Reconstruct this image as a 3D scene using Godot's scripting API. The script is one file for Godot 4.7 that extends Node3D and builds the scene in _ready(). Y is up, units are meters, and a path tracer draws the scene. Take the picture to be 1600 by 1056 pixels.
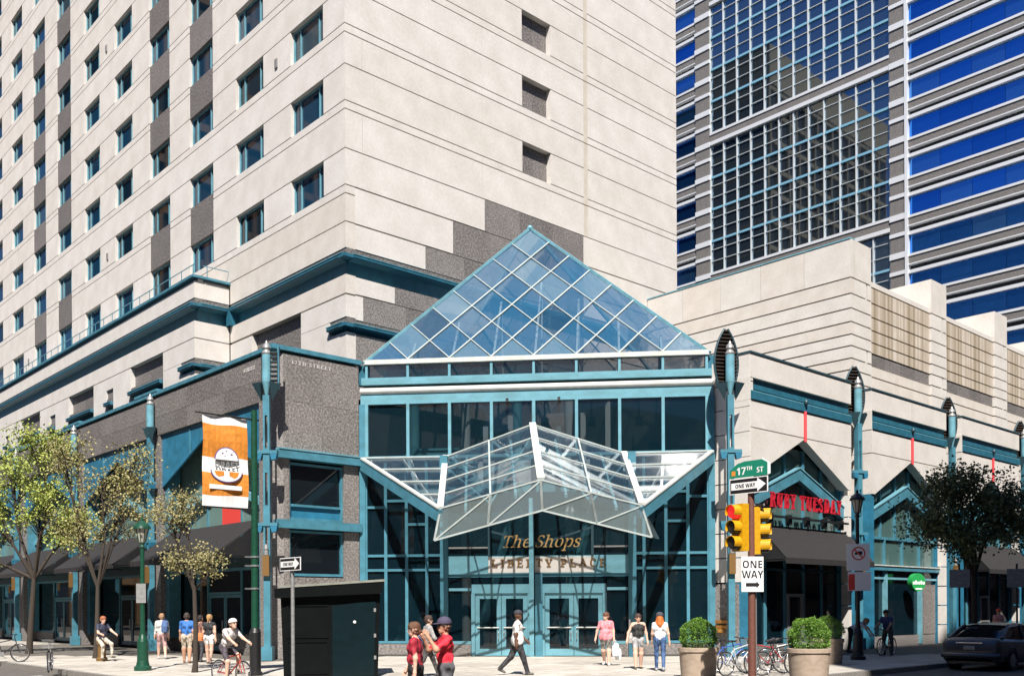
extends Node3D
# Street corner with a glass pyramid entrance between two podium wings, a hotel tower above and an office tower behind.
# World frame: +X runs away along the right-hand street, -Z runs away along the left-hand street, the camera stands at the origin.

class Shape:
	var v := PackedVector3Array()
	var n := PackedVector3Array()
	var c := PackedColorArray()
	var uv := PackedVector2Array()
	var col := Color(1, 1, 1)
	func tri(a: Vector3, b: Vector3, d: Vector3) -> void:
		var nn := (b - a).cross(d - a).normalized()
		trin(a, b, d, nn, nn, nn)
	func trin(a: Vector3, b: Vector3, d: Vector3, na: Vector3, nb: Vector3, nd: Vector3) -> void:
		v.append(a); v.append(d); v.append(b)
		n.append(na); n.append(nd); n.append(nb)
		c.append(col); c.append(col); c.append(col)
	func quad(a: Vector3, b: Vector3, d: Vector3, e: Vector3) -> void:
		tri(a, b, d); tri(a, d, e)
	func quadn(a: Vector3, b: Vector3, d: Vector3, e: Vector3, na: Vector3, nb: Vector3, nd: Vector3, ne: Vector3) -> void:
		trin(a, b, d, na, nb, nd); trin(a, d, e, na, nd, ne)
	func box(x0: float, x1: float, y0: float, y1: float, z0: float, z1: float) -> void:
		solid(Transform3D(Basis(), Vector3((x0 + x1) / 2, (y0 + y1) / 2, (z0 + z1) / 2)), Vector3(x1 - x0, y1 - y0, z1 - z0))
	func solid(t: Transform3D, s: Vector3) -> void:
		var h := s / 2
		var p := []
		for i in 8:
			p.append(t * Vector3(h.x if i & 1 else -h.x, h.y if i & 2 else -h.y, h.z if i & 4 else -h.z))
		quad(p[4], p[5], p[7], p[6]); quad(p[1], p[0], p[2], p[3])
		quad(p[5], p[1], p[3], p[7]); quad(p[0], p[4], p[6], p[2])
		quad(p[6], p[7], p[3], p[2]); quad(p[0], p[1], p[5], p[4])
	func beam(a: Vector3, b: Vector3, w: float, h: float, up := Vector3.UP) -> void:
		var d := (b - a)
		var l := d.length()
		d /= l
		if absf(d.dot(up)) > 0.98: up = Vector3(0, 0, 1) if absf(d.z) < 0.9 else Vector3(1, 0, 0)
		var side := d.cross(up).normalized()
		var u := side.cross(d)
		solid(Transform3D(Basis(d, u, -side) if false else Basis(side, u, -d), (a + b) / 2), Vector3(w, h, l))
	func tube(pts: Array, radii: Array, sides := 8, caps := true) -> void:
		var rings := []
		var m := pts.size()
		var side := Vector3.ZERO
		for i in m:
			var d: Vector3 = (pts[mini(i + 1, m - 1)] - pts[maxi(i - 1, 0)]).normalized()
			if i == 0:
				side = d.cross(Vector3.UP if absf(d.y) < 0.95 else Vector3.RIGHT).normalized()
			else:
				side = (side - d * side.dot(d)).normalized()
			var up := side.cross(d)
			var r := []
			for k in sides:
				var a := TAU * k / sides
				r.append(side * cos(a) + up * sin(a))
			rings.append(r)
		for i in m - 1:
			for k in sides:
				var k2 := (k + 1) % sides
				var n0: Vector3 = rings[i][k]
				var n1: Vector3 = rings[i][k2]
				var n2: Vector3 = rings[i + 1][k2]
				var n3: Vector3 = rings[i + 1][k]
				quadn(pts[i] + n0 * radii[i], pts[i + 1] + n3 * radii[i + 1], pts[i + 1] + n2 * radii[i + 1], pts[i] + n1 * radii[i], n0, n3, n2, n1)
		if caps:
			for k in sides:
				var k2 := (k + 1) % sides
				tri(pts[0], pts[0] + rings[0][k] * radii[0], pts[0] + rings[0][k2] * radii[0])
				tri(pts[m - 1], pts[m - 1] + rings[m - 1][k2] * radii[m - 1], pts[m - 1] + rings[m - 1][k] * radii[m - 1])
	func lathe(prof: Array, sides := 20, at := Vector3.ZERO) -> void:
		for i in prof.size() - 1:
			var p: Vector2 = prof[i]
			var q: Vector2 = prof[i + 1]
			var t := (q - p).normalized()
			var nr := Vector2(t.y, -t.x)
			for k in sides:
				var a0 := TAU * k / sides
				var a1 := TAU * (k + 1) / sides
				var d0 := Vector3(cos(a0), 0, sin(a0))
				var d1 := Vector3(cos(a1), 0, sin(a1))
				var m0 := d0 * nr.x + Vector3.UP * nr.y
				var m1 := d1 * nr.x + Vector3.UP * nr.y
				quadn(at + d0 * p.x + Vector3.UP * p.y, at + d0 * q.x + Vector3.UP * q.y, at + d1 * q.x + Vector3.UP * q.y, at + d1 * p.x + Vector3.UP * p.y, m0, m0, m1, m1)
	func ball(at: Vector3, r: Vector3, rows := 8, cols := 12) -> void:
		for i in rows:
			for k in cols:
				var p := []
				var nn := []
				for q in [[i, k], [i + 1, k], [i + 1, k + 1], [i, k + 1]]:
					var la: float = PI * q[0] / rows
					var lo: float = TAU * q[1] / cols
					var d := Vector3(sin(la) * cos(lo), cos(la), sin(la) * sin(lo))
					p.append(at + d * r); nn.append((d / r).normalized())
				quadn(p[0], p[3], p[2], p[1], nn[0], nn[3], nn[2], nn[1])
	func prism(poly: PackedVector2Array, z0: float, z1: float) -> void:
		if Geometry2D.is_polygon_clockwise(poly): poly.reverse()
		var ix := Geometry2D.triangulate_polygon(poly)
		for i in range(0, ix.size(), 3):
			var a := poly[ix[i]]
			var b := poly[ix[i + 1]]
			var d := poly[ix[i + 2]]
			if (b - a).cross(d - a) < 0:
				var s := b
				b = d; d = s
			tri(Vector3(a.x, a.y, z1), Vector3(b.x, b.y, z1), Vector3(d.x, d.y, z1))
			tri(Vector3(a.x, a.y, z0), Vector3(d.x, d.y, z0), Vector3(b.x, b.y, z0))
		for i in poly.size():
			var a := poly[i]
			var b := poly[(i + 1) % poly.size()]
			quad(Vector3(a.x, a.y, z0), Vector3(b.x, b.y, z0), Vector3(b.x, b.y, z1), Vector3(a.x, a.y, z1))
	func slab(pts: Array, thick: float) -> void:
		# a flat pane with the given corners (counter-clockwise seen from its outside) and a thickness
		var nn: Vector3 = (pts[1] - pts[0]).cross(pts[2] - pts[0]).normalized() * thick
		for i in range(1, pts.size() - 1):
			tri(pts[0], pts[i], pts[i + 1])
			tri(pts[0] - nn, pts[i + 1] - nn, pts[i] - nn)
		for i in pts.size():
			var a: Vector3 = pts[i]
			var b: Vector3 = pts[(i + 1) % pts.size()]
			quad(a, a - nn, b - nn, b)
	func turn(t: Transform3D, from := 0) -> void:
		for i in range(from, v.size()):
			v[i] = t * v[i]
			n[i] = (t.basis * n[i]).normalized()
	func mesh(colours := false) -> ArrayMesh:
		var a := []
		a.resize(Mesh.ARRAY_MAX)
		a[Mesh.ARRAY_VERTEX] = v
		a[Mesh.ARRAY_NORMAL] = n
		if colours: a[Mesh.ARRAY_COLOR] = c
		var m := ArrayMesh.new()
		m.add_surface_from_arrays(Mesh.PRIMITIVE_TRIANGLES, a)
		return m

var M := {}
var FR := Transform3D()
var boxes := {}
var names := {}
var rng := RandomNumberGenerator.new()
const EYE := 1.9
const FOCAL := 1520.0
const YAW := deg_to_rad(42.6)

# ---------------------------------------------------------------- nodes
func numbered(s: String) -> String:
	names[s] = names.get(s, -1) + 1
	return s if names[s] == 0 else "%s_%03d" % [s, names[s]]

func thing(called: String, label: String, category: String, at := Vector3.ZERO, turn := 0.0, group := "") -> Node3D:
	var o := Node3D.new()
	o.name = numbered(called)
	o.position = at
	o.rotation.y = turn
	tag(o, label, category, group)
	add_child(o)
	return o

func tag(o: Node3D, label: String, category: String, group := "") -> void:
	o.set_meta("label", label)
	o.set_meta("category", category)
	if group: o.set_meta("group", group)

func world(o: Node) -> Transform3D:
	var t := Transform3D()
	while o != self and o is Node3D:
		t = o.transform * t
		o = o.get_parent()
	return t

# a part whose mesh is given in the current frame FR
func part(parent: Node, called: String, m: Mesh, mat: Material, local := Transform3D()) -> MeshInstance3D:
	var o := MeshInstance3D.new()
	o.name = called if parent != self else numbered(called)
	o.mesh = m
	o.material_override = mat
	o.transform = (world(parent).affine_inverse() if parent != self else Transform3D()) * FR * local
	parent.add_child(o, true)
	return o

func bxm(s: Vector3) -> Mesh:
	var key := Vector3i((s * 1000).round())
	if not boxes.has(key):
		var b := Shape.new()
		b.solid(Transform3D(), s)
		boxes[key] = b.mesh()
	return boxes[key]

func bx(parent: Node, called: String, mat: Material, x0: float, x1: float, y0: float, y1: float, z0: float, z1: float) -> MeshInstance3D:
	return part(parent, called, bxm(Vector3(x1 - x0, y1 - y0, z1 - z0)), mat, Transform3D(Basis(), Vector3((x0 + x1) / 2, (y0 + y1) / 2, (z0 + z1) / 2)))

# a part built in the thing's own frame
func own(parent: Node, called: String, s: Shape, mat: Material, colours := false, local := Transform3D()) -> MeshInstance3D:
	var o := MeshInstance3D.new()
	o.name = called if parent != self else numbered(called)
	o.mesh = s.mesh(colours)
	o.material_override = mat
	o.transform = local
	parent.add_child(o, true)
	return o

func letters(parent: Node, text: String, font: Font, size: float, deep: float, mat: Material, at: Vector3, turn := Basis(), called := "letter", stretch := 1.0, gap := 0.0) -> void:
	# every letter is a mesh of its own, standing at AT (left end of the base line) in the frame FR
	var x := 0.0
	for ch in text:
		if ch != " ":
			var t := TextMesh.new()
			t.text = ch
			t.font = font
			t.font_size = 64
			t.pixel_size = size / 46.0
			t.depth = deep
			t.horizontal_alignment = HORIZONTAL_ALIGNMENT_LEFT
			t.vertical_alignment = VERTICAL_ALIGNMENT_BOTTOM
			part(parent, called, t, mat, Transform3D(turn, at) * Transform3D(Basis().scaled(Vector3(stretch, 1, 1)), Vector3(x * stretch, 0, deep / 2)))
		x += font.get_string_size(ch, HORIZONTAL_ALIGNMENT_LEFT, -1, 64).x * size / 46.0 + gap

func words(parent: Node, called: String, text: String, font: Font, size: float, deep: float, mat: Material, at: Vector3, turn := Basis(), stretch := 1.0) -> MeshInstance3D:
	var t := TextMesh.new()
	t.text = text
	t.font = font
	t.font_size = 64
	t.pixel_size = size / 46.0
	t.depth = deep
	t.horizontal_alignment = HORIZONTAL_ALIGNMENT_CENTER
	t.vertical_alignment = VERTICAL_ALIGNMENT_CENTER
	return part(parent, called, t, mat, Transform3D(turn, at) * Transform3D(Basis().scaled(Vector3(stretch, 1, 1)), Vector3(0, 0, deep / 2)))

# a point on the pavement or above it from where it stands in the view: sideways per metre of depth, depth
func spot(px: float, depth: float, y := 0.0) -> Vector3:
	var s := (px - 800.0) / FOCAL * depth
	return Vector3(s * cos(YAW) + depth * sin(YAW), y, s * sin(YAW) - depth * cos(YAW))

# ---------------------------------------------------------------- materials
func lin(r: float, g: float, b: float) -> Color:
	return Color(r, g, b).linear_to_srgb()

func noise_map(seed_value: int, freq: float, octaves: int, size: int, kind := FastNoiseLite.TYPE_SIMPLEX_SMOOTH) -> Image:
	var f := FastNoiseLite.new()
	f.seed = seed_value
	f.noise_type = kind
	f.frequency = freq
	f.fractal_octaves = octaves
	var im := f.get_seamless_image(size, size)
	im.convert(Image.FORMAT_L8)
	return im

# grain, blotches and streaks multiplied together, as a grey-brown tint round white
func surface_texture(seed_value: int, blotch: float, grain: float, streak: float, warm: float, size := 512, mottle := 0.0) -> ImageTexture:
	var big := noise_map(seed_value, 0.008, 4, size).get_data()
	var fine := noise_map(seed_value + 1, 0.35, 2, size).get_data()
	var run := noise_map(seed_value + 2, 0.03, 3, size).get_data()
	var mids := noise_map(seed_value + 3, 0.07, 3, size).get_data()
	var out := PackedByteArray()
	out.resize(size * size * 3)
	for y in size:
		for x in size:
			var i := y * size + x
			var t := 1.0 - blotch * (1.0 - big[i] / 255.0) - grain * (1.0 - fine[i] / 255.0) - mottle * (1.0 - mids[i] / 255.0)
			var w := 0.0
			if streak > 0.0:
				w = streak * maxf(0.0, run[170 * size + x] / 255.0 - 0.3) * (0.5 + 0.5 * big[i] / 255.0)
				t -= w * 0.55
			var k := (1.0 - t) * warm
			out[i * 3] = int(clampf(t + k * 0.25, 0, 1) * 255)
			out[i * 3 + 1] = int(clampf(t, 0, 1) * 255)
			out[i * 3 + 2] = int(clampf(t - k * 0.5, 0, 1) * 255)
	return ImageTexture.create_from_image(Image.create_from_data(size, size, false, Image.FORMAT_RGB8, out))

func bump_texture(seed_value: int, freq: float, size := 512, strength := 3.0) -> ImageTexture:
	var im := noise_map(seed_value, freq, 3, size)
	im.convert(Image.FORMAT_RGBA8)
	im.bump_map_to_normal_map(strength)
	return ImageTexture.create_from_image(im)

func mat(called: String, colour: Color, rough := 0.6, metal := 0.0, tex: Texture2D = null, scale := 0.25, bump: Texture2D = null, bump_scale := 0.3) -> StandardMaterial3D:
	var m := StandardMaterial3D.new()
	m.resource_name = called
	m.albedo_color = colour
	m.roughness = rough
	m.metallic = metal
	if tex or bump:
		m.uv1_triplanar = true
		m.uv1_world_triplanar = true
		m.uv1_scale = Vector3(scale, scale, scale)
	if tex: m.albedo_texture = tex
	if bump:
		m.normal_enabled = true
		m.normal_texture = bump
		m.normal_scale = bump_scale
	M[called] = m
	return m

func pane(called: String, colour: Color, alpha: float, rough := 0.03, metal := 0.0) -> StandardMaterial3D:
	var m := mat(called, Color(colour.r, colour.g, colour.b, alpha), rough, metal)
	m.transparency = BaseMaterial3D.TRANSPARENCY_ALPHA
	m.metallic_specular = 0.55
	return m

func make_materials() -> void:
	var stone := surface_texture(11, 0.07, 0.06, 0.0, 0.25, 512, 0.05)
	var stained := surface_texture(23, 0.12, 0.1, 1.2, 0.45)
	var speck := surface_texture(37, 0.06, 0.2, 0.0, 0.08, 512, 0.45)
	var dusty := surface_texture(53, 0.16, 0.1, 0.0, 0.3, 512, 0.08)
	var rough_bump := bump_texture(71, 0.25)
	var wave := bump_texture(83, 0.012, 256, 2.0)
	mat("cream", lin(0.675, 0.645, 0.61), 0.85, 0, stone, 0.16, rough_bump, 0.12)
	mat("cream_warm", lin(0.66, 0.615, 0.565), 0.85, 0, stone, 0.21, rough_bump, 0.12)
	mat("cream_pale", lin(0.69, 0.662, 0.632), 0.85, 0, stone, 0.13, rough_bump, 0.12)
	mat("cream_stain", lin(0.6, 0.55, 0.48), 0.9, 0, stone, 0.3)
	mat("cream_stained", lin(0.62, 0.565, 0.505), 0.9, 0, stained, 0.12, rough_bump, 0.15)
	mat("granite", lin(0.44, 0.412, 0.405), 0.55, 0, speck, 0.24, rough_bump, 0.1)
	mat("granite_dark", lin(0.37, 0.346, 0.34), 0.55, 0, speck, 0.21, rough_bump, 0.1)
	mat("granite_pale", lin(0.49, 0.46, 0.45), 0.55, 0, speck, 0.27, rough_bump, 0.1)
	mat("granite_carved", lin(0.5, 0.47, 0.45), 0.8)
	mat("teal", lin(0.085, 0.29, 0.41), 0.38, 0.0, dusty, 0.4)
	mat("teal_pale", lin(0.19, 0.46, 0.59), 0.35, 0.0, dusty, 0.4)
	mat("blue_panel", lin(0.035, 0.23, 0.4), 0.4, 0.0, dusty, 0.4)
	mat("blue_bar", lin(0.035, 0.18, 0.28), 0.35, 0.0, dusty, 0.4)
	mat("aluminium", lin(0.75, 0.82, 0.84), 0.35, 0.25, dusty, 0.5)
	mat("bar_steel", lin(0.55, 0.64, 0.66), 0.4, 0.1, dusty, 0.5)
	mat("white_steel", lin(0.78, 0.83, 0.84), 0.4, 0.0, dusty, 0.5)
	mat("dark_frame", lin(0.025, 0.06, 0.075), 0.4)
	mat("soot_metal", lin(0.05, 0.055, 0.06), 0.6)
	mat("bronze_louvre", lin(0.07, 0.055, 0.048), 0.5, 0.0, dusty, 0.8)
	mat("grey_metal", lin(0.3, 0.3, 0.29), 0.4, 0.4)
	mat("core", lin(0.05, 0.05, 0.05), 0.9)
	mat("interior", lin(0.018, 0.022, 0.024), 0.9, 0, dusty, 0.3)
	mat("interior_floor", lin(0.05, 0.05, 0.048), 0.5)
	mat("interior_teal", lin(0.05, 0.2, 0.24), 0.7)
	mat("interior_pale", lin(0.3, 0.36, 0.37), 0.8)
	mat("awning", lin(0.022, 0.02, 0.022), 0.85, 0, dusty, 0.7, rough_bump, 0.25)
	mat("gold", lin(0.5, 0.32, 0.12), 0.4, 0.5)
	mat("brass", lin(0.5, 0.25, 0.07), 0.35, 0.7)
	mat("bronze", lin(0.2, 0.11, 0.035), 0.45, 0.3)
	mat("red_sign", lin(0.42, 0.012, 0.025), 0.4)
	mat("red_rod", lin(0.75, 0.06, 0.07), 0.4)
	mat("steel", lin(0.5, 0.51, 0.52), 0.35, 0.8)
	mat("galvanised", lin(0.42, 0.44, 0.46), 0.5, 0.4, dusty, 1.5)
	mat("white", lin(0.78, 0.78, 0.77), 0.5)
	mat("black", lin(0.012, 0.012, 0.013), 0.45)
	mat("yellow_bar", lin(0.6, 0.3, 0.03), 0.5)
	mat("signal_yellow", lin(0.78, 0.42, 0.01), 0.4, 0, dusty, 2.0)
	mat("rust_pole", lin(0.2, 0.08, 0.06), 0.55, 0, dusty, 1.5)
	mat("sign_green", lin(0.01, 0.2, 0.12), 0.45)
	mat("shop_green", lin(0.02, 0.28, 0.07), 0.4)
	mat("pole_green", lin(0.012, 0.085, 0.05), 0.35, 0.0, dusty, 1.5)
	mat("orange", lin(0.92, 0.34, 0.04), 0.7, 0, dusty, 1.2)
	mat("red_print", lin(0.6, 0.05, 0.04), 0.6)
	mat("purple", lin(0.12, 0.07, 0.22), 0.7)
	mat("pavement", lin(0.57, 0.545, 0.505), 0.9, 0, dusty, 0.3, rough_bump, 0.2)
	mat("pavement_grey", lin(0.5, 0.475, 0.44), 0.9, 0, dusty, 0.37, rough_bump, 0.2)
	mat("pavement_pale", lin(0.62, 0.595, 0.555), 0.9, 0, dusty, 0.27, rough_bump, 0.2)
	mat("mortar", lin(0.16, 0.15, 0.135), 0.95, 0, dusty, 0.5)
	mat("asphalt", lin(0.15, 0.14, 0.13), 0.95, 0, dusty, 0.5, rough_bump, 0.5)
	mat("kerb", lin(0.5, 0.48, 0.45), 0.85, 0, speck, 0.7)
	mat("planter", lin(0.52, 0.42, 0.34), 0.85, 0, dusty, 1.2, rough_bump, 0.2)
	mat("soil", lin(0.05, 0.035, 0.025), 0.95)
	mat("bark", lin(0.07, 0.056, 0.045), 0.95, 0, dusty, 3.0, rough_bump, 1.0)
	mat("kiosk", lin(0.006, 0.008, 0.009), 0.4, 0, dusty, 0.5)
	mat("kiosk_door", lin(0.006, 0.018, 0.024), 0.3, 0, dusty, 0.6)
	mat("kiosk_roof", lin(0.3, 0.32, 0.29), 0.7, 0, dusty, 1.0)
	M.kiosk.metallic_specular = 0.25
	M.kiosk_door.metallic_specular = 0.3
	mat("tyre", lin(0.015, 0.015, 0.016), 0.8)
	mat("chrome", lin(0.65, 0.66, 0.67), 0.15, 0.9)
	mat("car_paint", lin(0.012, 0.016, 0.022), 0.2).clearcoat_enabled = true
	mat("tail_lamp", lin(0.2, 0.01, 0.01), 0.2)
	mat("lamp_lens", lin(0.35, 0.33, 0.28), 0.4)
	var red := mat("red_lens", lin(0.45, 0.01, 0.015), 0.3)
	red.emission_enabled = true
	red.emission = lin(0.8, 0.02, 0.02)
	red.emission_energy_multiplier = 0.5
	mat("skin_paint", Color(1, 1, 1), 0.75).vertex_color_use_as_albedo = true
	var leaf := mat("leaf", Color(1, 1, 1), 0.6)
	leaf.vertex_color_use_as_albedo = true
	leaf.backlight = Color(0.35, 0.4, 0.12)
	# glass
	mat("hotel_glass", lin(0.006, 0.032, 0.066), 0.03).metallic_specular = 0.6
	mat("hotel_glass_curtain", lin(0.03, 0.055, 0.075), 0.05).metallic_specular = 0.6
	mat("hotel_glass_dark", lin(0.003, 0.012, 0.022), 0.03).metallic_specular = 0.5
	mat("shop_glass", lin(0.006, 0.009, 0.012), 0.04).metallic_specular = 0.6
	mat("dark_gold", lin(0.2, 0.11, 0.035), 0.4, 0.3)
	pane("upper_glass", lin(0.004, 0.02, 0.03), 0.42)
	pane("clear_glass", lin(0.01, 0.04, 0.055), 0.35)
	pane("green_glass", lin(0.1, 0.19, 0.18), 0.5)
	pane("pale_green_glass", lin(0.2, 0.33, 0.3), 0.55)
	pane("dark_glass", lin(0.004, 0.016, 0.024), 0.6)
	pane("roof_glass", lin(0.035, 0.16, 0.3), 0.27)
	pane("roof_glass_clear", lin(0.03, 0.13, 0.24), 0.18)
	pane("roof_glass_hazy", lin(0.12, 0.24, 0.34), 0.36)
	pane("canopy_glass", lin(0.04, 0.08, 0.12), 0.22)
	pane("skirt_glass", lin(0.4, 0.5, 0.5), 0.12)
	mat("office_glass", lin(0.2, 0.29, 0.38), 0.02, 0.95, null, 0.25, null)
	var blue := mat("office_glass_blue", lin(0.06, 0.3, 0.85), 0.02, 0.97)
	blue.metallic_specular = 0.8
	mat("office_glass_deep", lin(0.045, 0.25, 0.76), 0.03, 0.97)
	mat("office_glass_pale", lin(0.1, 0.33, 0.78), 0.05, 0.95)
	mat("recess_shade", lin(0.015, 0.017, 0.022), 0.08)  # near-black: the shade of the office recesses is put into the colour
	mat("office_stone", lin(0.4, 0.385, 0.38), 0.5, 0, speck, 0.25)
	mat("office_trim", lin(0.66, 0.68, 0.7), 0.35, 0.2)
	mat("office_mullion", lin(0.6, 0.64, 0.64), 0.4, 0.3)
	mat("office_blue_line", lin(0.2, 0.42, 0.55), 0.4, 0.2)
	mat("tan_stone", lin(0.27, 0.165, 0.085), 0.9, 0, stone, 0.1)
	mat("tan_window", lin(0.012, 0.01, 0.009), 0.3)

func _ready() -> void:
	rng.seed = 20240817
	# ---- camera: level shift lens, rolled a third of a degree
	var cam := Camera3D.new()
	cam.projection = Camera3D.PROJECTION_FRUSTUM
	cam.near = 0.1
	cam.far = 900.0
	cam.size = 0.1 * 1056.0 / FOCAL
	cam.frustum_offset = Vector2(0, 0.1 * 421.0 / FOCAL)
	cam.position = Vector3(0, EYE, 0)
	cam.basis = Basis(Vector3.UP, -YAW) * Basis(Vector3.BACK, deg_to_rad(-0.3))
	add_child(cam)
	cam.current = true
	# ---- sky
	var sky_mat := ProceduralSkyMaterial.new()
	sky_mat.sky_top_color = lin(0.07, 0.21, 0.62)
	sky_mat.sky_horizon_color = lin(0.33, 0.52, 0.82)
	sky_mat.sky_curve = 0.16
	sky_mat.ground_bottom_color = lin(0.2, 0.19, 0.17)
	sky_mat.ground_horizon_color = lin(0.35, 0.36, 0.36)
	sky_mat.sun_angle_max = 3.0
	sky_mat.sky_energy_multiplier = 0.6
	var sky := Sky.new()
	sky.sky_material = sky_mat
	var env := Environment.new()
	env.background_mode = Environment.BG_SKY
	env.sky = sky
	env.tonemap_mode = Environment.TONE_MAPPER_LINEAR
	env.tonemap_exposure = 1.9
	env.sdfgi_enabled = true
	env.ssao_enabled = true
	env.ssil_enabled = true
	var we := WorldEnvironment.new()
	we.environment = env
	add_child(we)
	# ---- sun: behind the camera, a little to its right, high
	var sun := DirectionalLight3D.new()
	sun.light_energy = 1.6
	sun.light_color = Color(1.0, 0.975, 0.945)
	sun.light_angular_distance = 0.5
	sun.shadow_enabled = true
	sun.directional_shadow_max_distance = 250
	var el := deg_to_rad(51.0)
	sun.basis = Basis.looking_at(-Vector3(-0.67 * cos(el), sin(el), 0.742 * cos(el)), Vector3.UP)
	add_child(sun)

	make_materials()
	make_fonts()
	build_ground()
	build_hotel()
	build_rear_block()
	build_office_tower()
	build_opposite_side()
	build_left_podium()
	build_pavilion()
	build_right_podium()
	build_street()
	build_bicycles()
	build_car()
	build_trees()
	build_people()

# ---------------------------------------------------------------- ground
func build_ground() -> void:
	FR = Transform3D()
	var s := Shape.new()
	s.quad(Vector3(-300, -0.14, 300), Vector3(300, -0.14, 300), Vector3(300, -0.14, -300), Vector3(-300, -0.14, -300))
	var road := part(self, "road", s.mesh(), M.asphalt)
	road.set_meta("kind", "structure")
	# the block the buildings stand on: pavement bed with a rounded street corner
	s = Shape.new()
	var poly := PackedVector2Array()
	poly.append(Vector2(140, 14))
	for i in 9:
		var a := PI * 0.5 * i / 8
		poly.append(Vector2(10.5 + 4.0 - 4.0 * sin(a), 14.0 + 4.0 - 4.0 * cos(a)))
	poly.append(Vector2(10.5, 160)); poly.append(Vector2(140, 160))
	s.prism(poly, -0.3, -0.012)
	s.turn(Transform3D(Basis(Vector3.RIGHT, Vector3(0, 0, -1), Vector3.UP), Vector3.ZERO))
	var walk := part(self, "sidewalk", s.mesh(), M.mortar)
	walk.set_meta("kind", "structure")
	# kerb stones round it
	var edge := []
	var z := -60.0
	while z < -18.5:
		edge.append([Vector3(10.4, 0, z), Vector3(10.4, 0, z + 2.0)])
		z += 2.02
	for i in 6:
		var a := PI * 0.5 * i / 6
		var b := PI * 0.5 * (i + 1) / 6
		edge.append([Vector3(14.5 - 4.1 * cos(a), 0, -18.0 + 4.1 * sin(a)), Vector3(14.5 - 4.1 * cos(b), 0, -18.0 + 4.1 * sin(b))])
	var x := 14.5
	while x < 62.0:
		edge.append([Vector3(x, 0, -13.9), Vector3(x + 2.0, 0, -13.9)])
		x += 2.02
	var stone := bxm(Vector3(0.2, 0.2, 2.0))
	for e in edge:
		var d: Vector3 = e[1] - e[0]
		var t := Transform3D(Basis(Vector3.UP, atan2(d.x, d.z)).scaled_local(Vector3(1, 1, d.length() / 2.0)), (e[0] + e[1]) / 2 + Vector3(0, -0.095, 0))
		part(walk, "kerb_stone", stone, M.kerb, t)
	# paving slabs in the part of the pavement that the street corner shows
	var slab := bxm(Vector3(1.572, 0.06, 1.572))
	var tones := [M.pavement, M.pavement_grey, M.pavement_pale, M.pavement, M.pavement_pale]
	var k := 0
	for i in range(0, 40):
		for j in range(0, 40):
			var c := Vector3(10.5 + 0.82 + 1.6 * i, -0.03, -14.0 - 0.82 - 1.6 * j)
			var depth := c.x * sin(YAW) - c.z * cos(YAW)
			var side := c.x * cos(YAW) + c.z * sin(YAW)
			if depth < 24.5 or depth > 56 or absf(side / depth) > 0.57: continue
			if c.x > 17.6 and c.z < -32.4: continue
			if c.z < -20.2 and c.x > 31.0: continue
			if (c.x - 22.04) * 0.747 - (c.z + 32.99) * 0.665 > 0.1: continue
			k += 1
			part(walk, "paving_slab", slab, tones[(i * 7 + j * 13 + (i * j) % 5) % 5], Transform3D(Basis(), c))
	# the rest of the pavement is one continuous concrete surface
	s = Shape.new()
	s.box(10.6, 18.2, -0.02, -0.004, -150, -57)
	s.box(48, 139, -0.02, -0.004, -20.8, -14.1)
	part(walk, "far_pavement", s.mesh(), M.pavement_grey)
	# a painted stop line and crossing bars on the two carriageways
	s = Shape.new()
	for q in 6:
		s.box(3.0, 9.6, -0.139, -0.135, -26.0 - q * 1.2, -25.4 - q * 1.2)
	var marks := part(road, "crossing_marking", s.mesh(), M.white)
	marks.set_meta("kind", "structure")

# ---------------------------------------------------------------- hotel
const FLOORS := [19.86, 23.51, 26.84, 30.17, 33.5, 36.83, 40.16, 43.49, 46.82, 50.15, 53.48, 56.81, 60.14]
const LEFT := -PI / 2

func left_frame(x: float) -> Transform3D:
	return Transform3D(Basis(Vector3.UP, LEFT), Vector3(x, 0, 0))   # local x = world z, local z = towards the left street

func right_frame(z: float) -> Transform3D:
	return Transform3D(Basis(), Vector3(0, 0, z))

func hotel_window(h: Node3D, xc: float, y0: float, y1: float, frame_mesh: Mesh, glass: Mesh) -> void:
	var w := part(h, "window", frame_mesh, M.teal_pale, Transform3D(Basis(), Vector3(xc, y0, -0.22)))
	part(w, "pane", glass, [M.hotel_glass, M.hotel_glass_dark, M.hotel_glass, M.hotel_glass_curtain, M.hotel_glass][rng.randi() % 5], Transform3D(Basis(Vector3.UP, rng.randf_range(-0.012, 0.012)) * Basis(Vector3.RIGHT, rng.randf_range(-0.01, 0.01)), Vector3(xc, (y0 + y1) / 2, -0.26)))

func ledge(h: Node3D, x0: float, x1: float, y1: float, y0: float, called := "cornice", corner := false) -> void:
	# grey band, then a teal lip over a face that slopes back under it
	bx(h, "grey_band", M.granite_dark, x0 + (0.0 if corner or x0 < 0.0 else 0.23), x1, y1 - 0.29, y1, -0.5, -0.03)
	var s := Shape.new()
	var p := PackedVector2Array([Vector2(-0.5, y1 - 0.3), Vector2(0.16, y1 - 0.3), Vector2(0.2, y1 - 0.33), Vector2(0.2, y1 - 0.4), Vector2(0.16, y1 - 0.44), Vector2(-0.22, y1 - 0.5), Vector2(-0.34, y0), Vector2(-0.5, y0)])
	s.prism(p, x0, x1 - (0.28 if corner else 0.0))
	s.turn(Transform3D(Basis(Vector3(0, 0, 1), Vector3(0, 1, 0), Vector3(1, 0, 0)), Vector3.ZERO))
	if corner: bx(h, "cornice_corner", M.blue_bar, x1 - 0.28, x1 + 0.2, y1 - 0.44, y1 - 0.3, -0.28, 0.2)
	part(h, called, flip(s).mesh(), M.blue_bar)
	bx(h, "cornice_lip", M.teal, x0, x1 + 0.0, y1 - 0.295, y1 - 0.255, 0.0, 0.22)

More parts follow.
